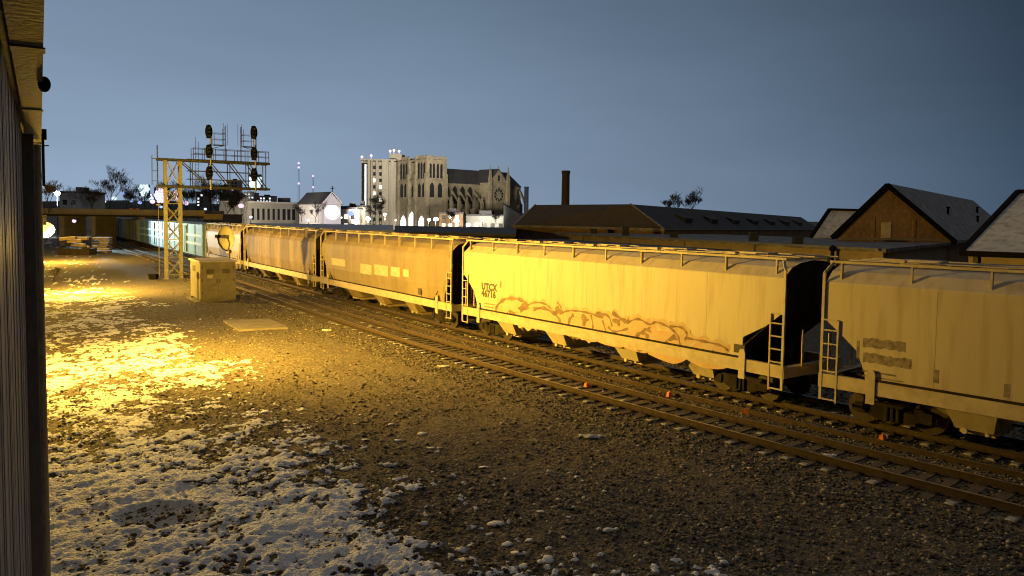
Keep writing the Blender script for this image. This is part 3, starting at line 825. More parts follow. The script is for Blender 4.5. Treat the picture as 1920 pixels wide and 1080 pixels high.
SODC = (1.0, .575, .065)
def spot(parent, loc, target, power, size, blend, color=SODC, radius=.18):
    l = bpy.data.lights.new('lamp_light', 'SPOT'); l.energy = power; l.color = color; l.spot_size = R(size); l.spot_blend = blend; l.shadow_soft_size = radius
    o = bpy.data.objects.new('lamp_light', l); COL.objects.link(o)
    o.location = loc; o.rotation_euler = (Vector(target)-Vector(loc)).to_track_quat('-Z','Y').to_euler()
    if parent is not None:
        o.parent = parent; o.matrix_parent_inverse = parent.matrix_world.inverted()
    return o
def wall_lamp(p, label):
    t = thing('wall_lamp', label, 'lamp', p, WALLRZ, 'sodium lamps on the station wall')
    bpy.context.view_layer.update()
    b = MB(); b.box(-.34,-.10,-.05,.34,.16,.30); b.bar((0,.1,.2),(0,.5,.2),.07); b.bar((0,.1,.2),(0,.5,.6),.04); b.build('housing', M['dark_steel'], t)
    l = MB(); l.sphere((0,0,-.22),.36,seg=16,rings=10,sz=.8)
    l.build('lens', M['sodium'], t, True)
    return t
LP = at(81,419,28)
l1 = wall_lamp(LP, 'brightest sodium wall lamp with a glaring yellow lens on the left wall')
# wide beam out over the yard and the train, and the lens's steep beam to the ground
spot(l1, LP+WN*.45+Vector((0,0,.55)), (1,42.5,4.2), 38000, 148, 1.0)
spot(l1, LP+WN*.42+Vector((0,0,-.60)), onz(205,690,0), 2200, 50, 1.0)
def bulb(parent, loc, power, color=SODC, r=.3):
    l = bpy.data.lights.new('bulb_light', 'POINT'); l.energy = power; l.color = color; l.shadow_soft_size = r
    o = bpy.data.objects.new('bulb_light', l); COL.objects.link(o); o.location = loc
    if parent is not None: o.parent = parent; o.matrix_parent_inverse = parent.matrix_world.inverted()
bulb(l1, LP+WN*.62+Vector((0,0,-.62)), 7800)
p2 = at(72,414,56); l2 = wall_lamp(p2, 'second sodium wall lamp, farther along the wall and half hidden by the first')
q = onz(135,552,0); spot(l2, p2+WN*.5+Vector((0,0,-.3)), q, 12000, 90, .8)
spot(l2, p2+WN*.5+Vector((0,0,-.3)), (-18,75,1), 22000, 150, .9)
bulb(l2, p2+WN*.62+Vector((0,0,-.62)), 9000)
p3 = at(70,408,88); l3 = wall_lamp(p3, 'farthest sodium wall lamp, hidden behind the glare of the two nearer ones')
q = onz(100,491,0); spot(l3, p3+WN*.5+Vector((0,0,-.3)), q, 16000, 100, .8)
spot(l3, p3+WN*.5+Vector((0,0,-.3)), (-45,120,1), 9000, 150, .9)
bulb(l3, p3+WN*.62+Vector((0,0,-.62)), 9000)

# ------------------------------------------------------------------ cantilever signal tower
g0 = onz(326,523,0); GRZ = math.atan2(.53,.85)
gt = thing('signal_tower', 'tall steel cantilever signal gantry carrying six black signal heads over the tracks', 'signal gantry', (g0.x,g0.y,gz(g0.x,g0.y)), GRZ)
legs = [(sx,sy) for sx in (-.62,.62) for sy in (-.36,.36)]
for sx, sy in legs:
    b = MB(); b.box(sx-.11,sy-.10,0,sx+.11,sy-.085,10.95); b.box(sx-.11,sy+.085,0,sx+.11,sy+.10,10.95); b.box(sx-.02,sy-.0845,0,sx+.02,sy+.0845,10.95)
    b.box(sx-.25,sy-.25,0,sx+.25,sy+.25,.06)
    b.build('leg', M['galv'], gt)
b = MB()
z = .4
while z < 8.3:
    for sy in (-.36,.36):
        b.bar((-.52,sy,z),(.52,sy,z+1.3),.06); b.bar((.52,sy,z),(-.52,sy,z+1.3),.06)
    for sx in (-.62,.62): b.bar((sx,-.26,z),(sx,.26,z+.65),.05); b.bar((sx,.26,z+.65),(sx,-.26,z+1.3),.05)
    b.bar((-.52,-.36,z),(.52,-.36,z),.06); z += 1.62
for sy in (-.36,.36): b.bar((-.5,sy,8.7),(.5,sy,10.8),.06); b.bar((.5,sy,8.7),(-.5,sy,10.8),.06)
b.build('bracing', M['galv'], gt)
XE = 8.6; ZB, ZT = 8.42, 10.85
b = MB()
for sy in (-.55,.55):
    b.box(-1.3,sy-.07,ZB-.1,XE,sy+.07,ZB+.1); b.box(-1.3,sy-.07,ZT-.1,XE,sy+.07,ZT+.1)
    for x in (1.6,3.2,4.9,6.6,8.2): b.bar((x,sy,ZB+.1),(x,sy,ZT-.1),.07)
    for x0, x1_ in ((.7,3.2),(3.2,5.0),(5.0,6.7),(6.7,8.3)): b.bar((x0,sy,ZT-.1),(x1_,sy,ZB+.1),.085)
    for z in (ZB+.75, ZB+1.5): b.bar((1.2,sy,z),(7.0,sy,z),.05)
for x in (-1.2,.9,2.4,4,5.6,7.2,8.5): b.bar((x,-.5,ZT),(x,.5,ZT),.08); b.bar((x,-.5,ZB),(x,.5,ZB),.08)
b.build('truss', M['galv_dark'], gt)
b = MB(); b.box(1.2,-.45,ZT+.105,8.5,.45,ZT+.15); b.box(-1.3,-.45,ZB+.105,8.4,.45,ZB+.14); b.build('walkway', M['dark_steel'], gt)
b = MB()
for sy in (-.58,.58):
    for z in (.55,1.05): b.bar((1.7,sy,ZT+z+.1),(8.5,sy,ZT+z+.1),.045)
    x = 1.7
    while x < 8.6: b.bar((x,sy,ZT+.1),(x,sy,ZT+1.18),.05); x += .97
for z in (.6,1.1): b.bar((8.5,-.58,ZT+z),(8.5,.58,ZT+z),.04)
b.build('railing', M['galv_dark'], gt)
b = MB()
for sy in (-.2,.2): b.bar((-1.25,sy,8.0),(-1.25,sy,12.1),.045)
z = 8.1
while z < 11.9: b.bar((-1.25,-.2,z),(-1.25,.2,z),.03); z += .3
for z in (8.9,9.8,10.9): b.bar((-1.7,-.25,z),(-1.2,-.25,z),.03); b.bar((-1.7,.25,z),(-1.2,.25,z),.03); b.bar((-1.7,-.25,z),(-1.7,.25,z),.03)
for q in (-.25,.25): b.bar((-1.7,q,8.5),(-1.7,q,11.2),.025)
for x, zt in ((1.9,13.0),(2.15,12.6)): b.bar((x,-.5,ZB),(x,-.5,zt),.035)
z = ZB
while z < 12.2: b.bar((1.9,-.5,z),(2.15,-.5,z),.025); z += .35
b.build('ladder', M['galv_dark'], gt)
TD = math.atan2(-1,0)
for mx, hz, lad in ((3.05,(13.55,11.75,9.75), 1),(7.1,(13.75,11.75,9.75),-1)):
    m = MB(); m.tube((mx+.15,-.62,ZB-.2),(mx+.15,-.62,hz[0]+.3),.09,n=10)
    m.build('signal_mast', M['galv'], gt)
    c = MB(); x0 = mx+.15+lad*.25; x1_ = x0+lad*.95; a, bb = min(x0,x1_), max(x0,x1_)
    c.box(a,-.95,12.35,bb,.0,12.40)
    for z in (12.9,13.45):
        for y in (-.95,0): c.bar((a,y,z),(bb,y,z),.04)
        c.bar((x1_,-.95,z),(x1_,0,z),.04)
    for x in (a,bb):
        for y in (-.95,0): c.bar((x,y,12.4),(x,y,13.95 if x == x1_ else 13.45),.04)
    c.bar((mx+.15,-.6,12.0),(x1_,-.6,12.35),.05)
    for q in (-.12,.12): c.bar((x1_+lad*.12,-.5+q,ZT+.1),(x1_+lad*.12,-.5+q,14.2),.035)
    z = ZT+.2
    while z < 14.1: c.bar((x1_+lad*.12,-.62,z),(x1_+lad*.12,-.38,z),.025); z += .32
    for q in (.0,.35): c.bar((x1_+lad*q,-.3,12.4),(x1_+lad*q,-.3,14.45),.03)
    c.build('cage_platform', M['galv_dark'], gt)
    for z in hz:
        bp = MB(); pts = [(mx-.03+.33*math.cos(2*PI*i/24), -.80, z+.64*math.sin(2*PI*i/24)) for i in range(24)]
        bp.prism(pts, (0,.03,0)); bp.box(mx-.2,-.77,z-.6,mx+.15,-.45,z+.6)
        sh = bp.build('signal_head', M['black'], gt)
        for dz in (.35,0,-.35):
            v = MB(); n = 12
            pts = []
            for i in range(n+1):
                t = PI*i/n - .25 + i/n*.5
                pts.append((mx-.03+.14*math.cos(t), z+dz+.14*math.sin(t)))
            for (xa,za),(xb,zb) in zip(pts[:-1],pts[1:]): v.poly([(xa,-.80,za),(xb,-.80,zb),(xb,-1.12,zb),(xa,-1.12,za)]); v.poly([(xa,-1.12,za-.008),(xb,-1.12,zb-.008),(xb,-.80,zb-.008),(xa,-.80,za-.008)])
            v.build('hood', M['black'], sh)
            q = MB(); q.tube((mx-.03,-.815,z+dz),(mx-.03,-.802,z+dz),.11,n=14); q.build('lens', M['glass'], sh)

# ------------------------------------------------------------------ equipment hut, slab, dish, mast
h0 = onz(376,566,0); hn = Vector((.835,.55,0))
ht = thing('equipment_hut', 'square metal railway equipment hut with a stained double door beside the tracks', 'equipment hut', (h0.x,h0.y,gz(h0.x,h0.y)), math.atan2(hn.y,hn.x))
b = MB(); b.box(0,0,.18,2.35,3.3,2.72); b.build('walls', M['hut'], ht)
b = MB(); b.hexa([(-.12,-.12,2.72),(2.47,-.12,2.72),(2.47,3.42,2.72),(-.12,3.42,2.72),(-.08,-.08,2.80),(2.43,-.08,2.80),(2.43,3.38,2.86),(-.08,3.38,2.86)]); b.build('roof', M['trim_paint'], ht)
for x0, x1_ in ((.15,1.16),(1.19,2.2)):
    b = MB(); b.box(x0,-.035,.3,x1_,-.002,2.55)
    d = b.build('door', M['hut'], ht)
    v = MB(); 
    for k in range(5): v.box(x0+.25,-.05,1.95+k*.06,x1_-.25,-.036,1.985+k*.06)
    v.build('vent', M['dark_steel'], d)
    q = MB(); hx = x1_-.1 if x0 < 1 else x0+.06
    q.box(hx,-.075,1.25,hx+.05,-.036,1.55); q.build('handle', M['dark_steel'], d)
b = MB()
for k in range(3):
    zz = .55+k*.2
    ribbon(b, spline([(.25,zz),(.45,zz+.35),(.6,zz+.1),(.85,zz+.5),(.95,zz+.15)],5), .06, -.039-.001*k)
b.build('graffiti', M['stencil_faded'], ht)
for zz in (.55,1.4,2.3):
    for xx in (.12,2.20): q = MB(); q.tube((xx,-.05,zz),(xx,-.05,zz+.16),.022,n=8); q.build('hinge', M['dark_steel'], ht)
q = MB(); q.box(.45,-.047,1.62,.8,-.036,1.84); q.build('label_plate', M['pale_mark'], ht)
q = MB(); q.tube((-.05,.6,.0),(-.05,.6,1.9),.035); q.box(-.14,.45,1.6,-.002,.78,2.0); q.build('conduit_box', M['galv'], ht)
q = MB(); q.box(-.02,1.6,2.0,-.003,2.5,2.4); q.build('vent', M['dark_steel'], ht)
b = MB(); b.box(-.05,.1,0,2.4,.4,.178); b.box(-.05,2.9,0,2.4,3.2,.178); b.box(-.35,-.25,-.06,2.75,3.5,.05); b.build('base', M['concrete'], ht)
P = [onz(x,y,.0) for x,y in ((418,603),(505,600),(541,617),(447,621))]
b = MB(); c = sum(P, Vector())/4
b.hexa([Vector((p.x-c.x,p.y-c.y,-.1)) for p in P]+[Vector(((p.x-c.x)*.985,(p.y-c.y)*.985,.14)) for p in P])
o = b.build('concrete_slab', M['concrete']); o.location = (c.x,c.y,gz(c.x,c.y)); tag(o, 'flat pale concrete slab lying on the gravel in front of the equipment hut', 'slab')
for k, (px,py,w) in enumerate(((552,553,.9),(535,548,.7))):
    pass
dp = at(424,447,57.2)
dt = thing('dish_antenna', 'pale round dish on a thin mast behind the equipment hut', 'dish antenna', (dp.x,dp.y,0), math.atan2(-dp.x*0-.45,.9))
r = .86; n = 28; mb = MB(); prof = [(0,.14),(.3,.12),(.6,.06),(.8,.02),(r,-.03)]
for side in (0,1):
    vs = [(0,prof[0][1]+side*.02,dp.z)]; fs = []
    for k,(q,d) in enumerate(prof[1:]):
        for i in range(n): vs.append((q*math.cos(2*PI*i/n), d+side*.02, dp.z+q*1.05*math.sin(2*PI*i/n)))
    for i in range(n): fs.append((0,1+i,1+(i+1)%n))
    for k in range(len(prof)-2):
        for i in range(n): a=1+k*n+i; c2=1+k*n+(i+1)%n; fs.append((a,a+n,c2+n,c2))
    mb.add(vs, fs)
mb.tube((0,-.03,dp.z),(0,-.03,dp.z),.001)
mb.build('dish', M['hut'], dt, True)
mb = MB(); mb.path([(-.70,-.05,dp.z+.12),(-.62,-.25,dp.z+.05),(-.42,-.3,dp.z-.35),(-.12,-.18,dp.z-.78),(.1,.05,dp.z-.95)], .045); mb.box(-.82,-.3,dp.z+.02,-.55,-.05,dp.z+.26)
mb.build('feed_arm', M['black'], dt)
mb = MB(); mb.tube((.1,.2,0),(.1,.2,dp.z-.3),.06); mb.box(-.02,.02,dp.z-1.1,.22,.3,dp.z-.85); mb.build('mast', M['galv'], dt)
pb = onz(299,517,0); pt_ = at(301,384,pb.y)
b = MB(); b.tube((0,0,0),(.0,0,pt_.z),.055,.03,n=8); b.box(-.12,-.12,0,.12,.12,.25); b.box(-.2,-.06,pt_.z-.05,.2,.06,pt_.z+.07)
o = b.build('thin_pole', M['galv']); o.location = (pb.x,pb.y,gz(pb.x,pb.y)); tag(o, 'thin pale metal pole standing just left of the signal tower legs', 'pole')
p = onz(288,523,0); b = MB(); b.hexa([(-.3,-.25,0),(.3,-.25,0),(.3,.25,0),(-.3,.25,0),(-.36,-.3,.42),(.36,-.3,.42),(.36,.3,.42),(-.36,.3,.42)]); b.box(-.4,-.33,.42,.4,.33,.48)
o = b.build('crate', M['black']); o.location = (p.x,p.y,gz(p.x,p.y)); tag(o, 'small black lidded box on the ground left of the signal tower foot', 'box')

# stack of pallets and snowy timbers by the overpass
pp = onz(192,474,0)
zz = gz(pp.x,pp.y)
names = ['bottom pallet of the stack by the overpass','second pallet from the bottom of the stack by the overpass','third pallet from the bottom of the stack by the overpass','third pallet from the top of the stack by the overpass','second pallet from the top of the stack by the overpass','snow-topped uppermost pallet of the stack by the overpass']
for i in range(6):
    b = MB()
    for y in (-.9,0,.9): b.box(-1.1,y-.06,0,1.1,y+.06,.2)
    for k in range(8): x = -1.1+k*.29; b.box(x,-1,.2,x+.2,1,.25,0)
    b.box(-1.1,-1,.251,1.1,1,.30 if i == 5 else .285,1)
    o = b.build('wooden_pallet', [M['timber'], M['snow'] if i % 2 else M['timber']]); o.location = (pp.x+random.uniform(-.15,.15),pp.y+random.uniform(-.1,.1),zz+i*.40); o.rotation_euler = (random.uniform(-.03,.03),0,.25+random.uniform(-.12,.12))
    tag(o, names[i], 'pallet', 'pallets stacked by the overpass')
spec = [(127,447,28,0,'snowy beam at the top left of the timber pile'),(140,452,26,1,'beam in the middle of the timber pile under the overpass'),(155,447,22,2,'short snowy beam at the top right of the timber pile'),(147,459,30,3,'long beam across the front of the timber pile'),(160,463,16,4,'stubby beam on the ground at the right end of the timber pile')]
for px,py,wpx,k,lab in spec:
    p = at(px,py,106+k*.7); w = wpx*106/1450/2; b = MB()
    b.box(-w,-.22,-.22,w,.22,.14,0); b.box(-w+.03,-.2,.141,w-.03,.2,.22,1)
    o = b.build('timber_beam', [M['timber'],M['snow']]); o.location = p; o.rotation_euler = (0,.05*(k-2),.2-.15*k); tag(o, lab, 'beam', 'beams of the timber pile')
b = MB(); a = at(145,470,108); b.box(-2.2,-1.0,0,2.2,1.0,max(.5,at(145,461,108).z-.3)); 
for q in (-1.8,-.6,.6,1.8): b.box(q-.1,-1.06,0,q+.1,-1.002,1.2)
o = b.build('timber_rack', M['grime_and_shade']); o.location = (a.x,a.y,0); tag(o, 'dark low rack under the pile of snowy beams', 'rack')

# ------------------------------------------------------------------ road overpass
BY = 134.0
M['bridge'] = surf('bridge_concrete', (.30,.27,.22), (.20,.18,.15), .35, .9, stretch=(1,1,2))
xa = at(40,400,BY).x; xb = at(384,400,BY).x
br = thing('road_bridge', 'low concrete road overpass crossing above the train in the distance', 'bridge', (xa,BY,0), 0)
Lb = xb-xa
b = MB(); b.box(0,0,5.5,Lb,9,5.75); b.build('deck', M['concrete'], br)
b = MB(); b.box(0,.15,5.22,Lb,.6,5.499); b.box(0,8.3,5.22,Lb,8.8,5.499)
for k in range(3): b.box(0,2+k*2,5.25,Lb,2.4+k*2,5.499)
b.build('girder', M['grime_and_shade'], br)
b = MB(); b.box(-.0,-.05,5.72,Lb,.2,6.5); b.box(0,8.8,5.76,Lb,9,6.5)
k = 0
while k < Lb: b.box(k,-.09,5.72,k+.25,-.051,6.5); k += 2.5
b.build('parapet', M['bridge'], br)
for px in (110,169,262):
    x = at(px,430,BY).x-xa; b = MB(); b.box(x-.4,1,0,x+.4,8,5.0); b.box(x-.6,.8,5.0,x+.6,8.2,5.219); b.build('pier', M['bridge'], br)
b = MB(); b.box(Lb+.01,-.6,0,Lb+3.3,9,5.72); b.box(Lb+1.5,-.68,0,Lb+1.7,-.603,5.72); b.box(Lb-.1,-.75,5.721,Lb+3.5,9,5.9); b.build('abutment', M['timber'], br)
p = at(251,392,BY+3); b = MB()
for k in range(2):
    b.tube((k*1.1,0,0),(k*1.1,0,1.0),.34,.28,n=12); 
o = b.build('orange_barrier', M['orange']); o.location = (p.x-.5,p.y,5.76); tag(o, 'orange roadwork barrels standing on the overpass deck', 'barrier')

p = at(139,412,BY-1.5); t = thing('bridge_lamp', 'pinkish white lamp hanging under the left part of the overpass', 'lamp', p, 0)
bpy.context.view_layer.update()
b = MB(); b.tube((0,0,0),(0,.9,.55),.04); b.box(-.25,-.2,-.02,.25,.2,.12); b.build('bracket', M['dark_steel'], t)
b = MB(); b.sphere((0,0,-.2),.33,seg=14,rings=8); b.build('globe', M['pink_lamp'], t, True)
spot(t, p+Vector((0,-.5,-.5)), (-51,106,3.0), 42000, 34, .8, (.62,.9,1), .3)  # narrow cool beam added to brighten the boxcars, unlike the pinkish globe

# ------------------------------------------------------------------ bare trees
M['bark'] = surf('bark', (.045,.036,.030), (.08,.065,.052), 4, .9)
M['twig'] = surf('twigs', (.045,.040,.038), (.075,.066,.06), 4, .9)
M['evergreen'] = surf('evergreen', (.030,.042,.028), (.055,.07,.045), 3, .9)
def bare_tree(px, yb, yt, Y, label, seed, spread=.55, trunk=True, name='bare_tree', depth=6, group='bare winter trees'):
    rr = random.Random(seed)
    base = at(px, yb, Y); top = at(px, yt, Y); H = top.z-base.z
    t = thing(name, label, 'tree', (base.x, base.y, max(0, base.z)), rr.uniform(0,6), group)
    tr = MB(); cr = MB()
    def grow(p, d, l, r, k):
        n = 2
        for i in range(n):
            d2 = (d + Vector((rr.uniform(-.16,.16), rr.uniform(-.16,.16), rr.uniform(-.02,.14)))).normalized()
            q = p + d2*(l/n)
            (tr if k <= 1 else cr).tube(p, q, r*(1-.2*i), r*(1-.2*(i+1)), n=5 if k <= 1 else 3, cap=False)
            p, d = q, d2
        if k >= depth: return
        for _ in range(rr.choice((3,3,4)) if k else 4):
            a = rr.uniform(0, 2*PI); s = rr.uniform(.25,1.0)*spread*1.45
            d2 = (d + Vector((math.cos(a)*s, math.sin(a)*s, rr.uniform(-.05,.60)))).normalized()
            grow(p, d2, l*rr.uniform(.55,.98), max(r*.6, .02), k+1)
    grow(Vector((0,0,0)), Vector((0,0,1)), H*.27, max(.10, H*.016), 0)
    tr.build('trunk', M['bark'], t); cr.build('crown', M['twig'], t)
    return t
T = bare_tree
T(205, 400, 331, 150, 'tallest bare tree left of the signal tower, spreading above the overpass', 1, .6)
T(172, 400, 356, 165, 'low bare tree at the left foot of the tallest one', 2, .8)
T(236, 400, 352, 172, 'round bare tree at the right of the tallest one, near bright blue lamps', 3, .8)
T(92, 400, 343, 120, 'dark bare tree right beside the station wall', 4, .6)
T(262, 402, 362, 190, 'small bare tree under the big white-blue floodlight', 5, .8)
T(372, 412, 350, 185, 'bare tree seen through the legs side of the cantilever arm', 6, .6)
T(395, 414, 345, 175, 'bare tree rising under the middle of the cantilever truss', 7, .6)
T(424, 415, 358, 180, 'low bare tree beside pink street lights under the truss', 8, .8)
T(440, 416, 366, 165, 'bare shrubby tree left of the pink street lamp', 9, .9)
T(592, 417, 385, 210, 'small dark bare tree left of the white gabled church', 10, .9)
T(566, 416, 388, 205, 'low bare tree in front of the flat-roofed school building', 11, .9)
T(712, 420, 366, 230, 'bare tree in front of the tall apartment tower', 12, .7)
T(700, 420, 384, 222, 'low bare tree at the left foot of the apartment tower', 13, .9)
T(1262, 412, 371, 150, 'left one of the bare treetops above the long dark roof', 14, .9)
T(1296, 414, 364, 150, 'right and taller one of the bare treetops above the long dark roof', 15, .8)
T(845, 420, 398, 240, 'small bare tree before the cathedral tower', 16, .9)
T(930, 420, 400, 240, 'small bare tree before the cathedral choir', 17, .9)
T(142, 400, 360, 190, 'thin bare tree just right of the grey flat-topped block', 31, .7)
T(322, 404, 352, 200, 'bare tree seen between the two legs of the signal tower', 32, .7)
T(352, 406, 356, 195, 'bare tree close right of the right signal tower leg', 33, .8)
T(410, 414, 352, 190, 'bare tree between the two columns of signal heads', 34, .7)
T(462, 414, 362, 215, 'bare tree just right of the pinkish pole lamp', 35, .7)
sp = onz(105,528,0)
bare_tree(102, 530, 494, sp.y, 'leafless weedy shrub glowing yellow in the lamp light by the wall', 20, 1.2, name='bare_shrub', depth=4)
# conifer mass and hill
b = MB(); pts = []
hy = 900
xs_ = np.linspace(-1200,-30,160)
for i in range(len(xs_)-1):
    for x in (xs_[i],): pass
hz_ = [18+10*float(fbm(np.array([x]),np.array([0.]),.006,4,2)[0])+6*float(fbm(np.array([x]),np.array([3.]),.05,3,4)[0]) for x in xs_]
vs = []; fs = []
for i,x in enumerate(xs_): vs += [(x,hy-60,0),(x,hy,hz_[i]*.55),(x,hy+200,hz_[i]*.75),(x,hy+300,0)]
for i in range(len(xs_)-1):
    for j in range(3): fs.append((4*i+j,4*i+4+j,4*i+5+j,4*i+1+j))
b.add(vs,fs); M['hill'] = surf('hill', (.035,.038,.045),(.055,.055,.06),.05,.95)
o = b.build('hills', M['hill'], None, True); o['kind'] = 'structure'

# ------------------------------------------------------------------ street lamps and lit points
def street_lamp(px, py, Y, mat, r, label, foot=None, arm=0.0, cat='street lamp', name='street_lamp'):
    p = at(px, py, Y); t = thing(name, label, cat, (p.x,p.y,0), 0, 'far street lamps')
    b = MB(); b.tube((arm,0,0),(arm,0,p.z+ (r*.6 if arm else -r*.5)),.10,.06,n=7)
    if arm: b.bar((arm,0,p.z+r*.6),(0,0,p.z+r*.5),.07)
    b.build('pole', M['dark_steel'], t)
    l = MB(); l.sphere((0,0,p.z), r, seg=14, rings=9, sz=.8); l.build('globe', M[mat], t, True)
    return t
street_lamp(107,362,160,'cool_lamp',.62,'white street lamp between the dark tree by the wall and a grey block')
street_lamp(452,386,150,'pink_lamp',.55,'pinkish street lamp on a pole right of the cantilever arm')
street_lamp(349,381,210,'pink_lamp',.7,'pinkish street lamp close behind the signal tower legs')
street_lamp(286,378,230,'pink_lamp',.75,'pinkish street lamp left of the signal tower at the end of the overpass')
street_lamp(658,400,235,'blue_lamp',.95,'blue-white lamp right of the lit white church')
street_lamp(690,410,235,'blue_lamp',.75,'blue-white lamp at the left foot of the apartment tower')
street_lamp(578,413,200,'cool_lamp',.4,'small white lamp low beside the dark tree left of the church')
street_lamp(722,402,240,'pink_lamp',.5,'small pink lamp between the apartment tower and the cathedral portals')
street_lamp(804,412,250,'cyan_lamp',.62,'cyan green traffic light right of the cathedral portals', cat='traffic light', name='traffic_light')
street_lamp(817,411,250,'blue_lamp',.85,'blue-white lamp just right of the cyan traffic light')
street_lamp(856,414,250,'blue_lamp',.95,'blue-white lamp below the cathedral nave')
street_lamp(964,419,210,'cool_lamp',.4,'small white lamp at the left end of the hipped warehouse roof')
street_lamp(470,407,220,'cool_lamp',.5,'small white lamp in front of the flat-roofed school')
street_lamp(196,378,260,'cool_lamp',.5,'small white lamp low among the bare branches left of the floodlight')
street_lamp(214,372,300,'cool_lamp',.9,'white lamp glaring through the right side of the tallest bare tree')
street_lamp(246,376,300,'blue_lamp',.8,'blue-white lamp left below the big floodlight')
street_lamp(232,362,300,'blue_lamp',.7,'blue-white lamp above the round bare tree')
street_lamp(385,392,240,'cool_lamp',.45,'small white lamp among the trees under the truss')
street_lamp(302,388,240,'blue_lamp',.5,'small blue lamp low left of the signal tower above the overpass rail')
street_lamp(408,374,260,'pink_lamp',.6,'pinkish lamp among the treetops below the middle of the truss')
street_lamp(432,380,260,'cool_lamp',.5,'small white lamp just left of the pinkish pole lamp')
street_lamp(262,380,280,'blue_lamp',.7,'blue lamp below the biggest floodlight bank')
street_lamp(500,384,290,'cool_lamp',.7,'white lamp at the roof edge of the flat-roofed school')
street_lamp(640,408,236,'warm_lamp',.35,'small warm lamp at the right corner of the lit church')
street_lamp(742,413,250,'warm_lamp',.35,'small warm lamp left of the cathedral portals')
street_lamp(905,414,250,'warm_lamp',.4,'small warm lamp in front of the cathedral transept')
# floodlight masts with banks of lamps
def floodlight(px, py, Y, cols, rws, mat, label, w=1.1):
    p = at(px,py,Y); t = thing('floodlight_mast', label, 'floodlight', (p.x,p.y,0), math.atan2(-p.x*0,1)*0, 'stadium floodlights beyond the overpass')
    b = MB(); b.tube((0,.4,0),(0,.4,p.z+rws*w/2),.3,.2,n=8); b.box(-cols*w/2,.15,p.z-rws*w/2,cols*w/2,.3,p.z+rws*w/2); b.build('mast', M['dark_steel'], t)
    l = MB()
    for j in range(rws):
        for i in range(cols+j%2):
            x = (i-(cols+j%2-1)/2)*w; z = p.z+(j-(rws-1)/2)*w
            if (x/(cols*w*.5+.01))**2+((z-p.z)/(rws*w*.5+.01))**2 > .95: continue
            l.sphere((x,0,z), w*.60, seg=10, rings=6)
    l.build('lamp_bank', M[mat], t, True)
M['flood'] = glow('flood', (.62,.88,1), 1.15)
floodlight(270,357,340,4,4,'flood','biggest white-blue floodlight bank left of the signal tower',1.25)
floodlight(283,369,345,2,2,'flood','smaller floodlight bank below and right of the biggest one')
floodlight(303,366,330,5,5,'pink_lamp','broad pinkish floodlight bank right behind the left signal tower leg',1.3)
floodlight(329,366,335,2,4,'pink_lamp','narrow pinkish floodlight bank seen between the signal tower legs')
floodlight(478,342,520,5,6,'flood','cyan-white floodlight bank shining through the right end of the truss',1.8)
# radio masts with white beacons
def radio_mast(px, yt, beacons, Y, label):
    p = at(px, yt, Y); t = thing('radio_mast', label, 'radio mast', (p.x,p.y,0), 0, 'distant radio masts')
    b = MB()
    for q in ((-.8,0),(.8,0),(0,1.2)): b.tube((q[0]*1.6,q[1]*1.6,0),(q[0]*.3,q[1]*.3,p.z),.10,.06,n=4)
    z = 0
    while z < p.z-4: b.bar((-1.2+z/p.z,0,z),(1.2-z/p.z,0,z+4),.07); b.bar((1.2-z/p.z,0,z),(-1.2+z/p.z,0,z+4),.07); z += 4
    b.build('lattice', M['galv'], t)
    for y in beacons:
        l = MB(); l.sphere((0,0,at(px,y,Y).z), 1.05, seg=10, rings=6); l.build('beacon', M['pink_lamp'], t, True)
radio_mast(560, 304, (306,314,344), 700, 'taller of two radio masts with white beacons right of the signal tower')
radio_mast(587, 328, (330,351), 760, 'shorter of two radio masts with white beacons, above the church roof')
# ------------------------------------------------------------------ far city blocks
M['wall_grey'] = surf('wall_grey', (.30,.31,.30), (.22,.23,.22), .2, .9)
M['wall_cream'] = surf('wall_cream', (.46,.43,.36), (.36,.33,.27), .15, .9, stretch=(1,1,.3))
M['wall_white'] = surf('wall_white', (.66,.62,.58), (.54,.50,.46), .2, .9)
M['wall_brick'] = surf('wall_brick', (.30,.19,.105), (.18,.115,.065), .5, .9, c3=(.40,.28,.16), scale3=3, amt3=.6)
M['wall_tan'] = surf('wall_tan', (.36,.29,.20), (.25,.20,.14), .4, .9, c3=(.16,.12,.09), scale3=1.5, amt3=.4)
M['roof_dark'] = surf('roof_dark', (.045,.045,.055), (.07,.07,.078), .5, .85)
M['roof_brown'] = surf('roof_brown', (.052,.042,.035), (.034,.028,.025), 1.2, .85, stretch=(1,1,.4))
M['roof_snowy'] = surf('roof_snowy', (.30,.31,.33), (.17,.175,.19), 1.6, .8, stretch=(1,1,1), lo=.3, hi=.7, c3=(.55,.56,.6), scale3=1.1, amt3=.6)
M['roof_snow'] = surf('roof_snow', (.60,.62,.66), (.44,.46,.50), .6, .8, c3=(.16,.16,.17), scale3=2.4, amt3=.5)
M['stone'] = M['stone']
M['church_stone'] = surf('church_stone', (.36,.315,.22), (.23,.20,.14), .25, .9, c3=(.14,.13,.11), scale3=.7, amt3=.5)
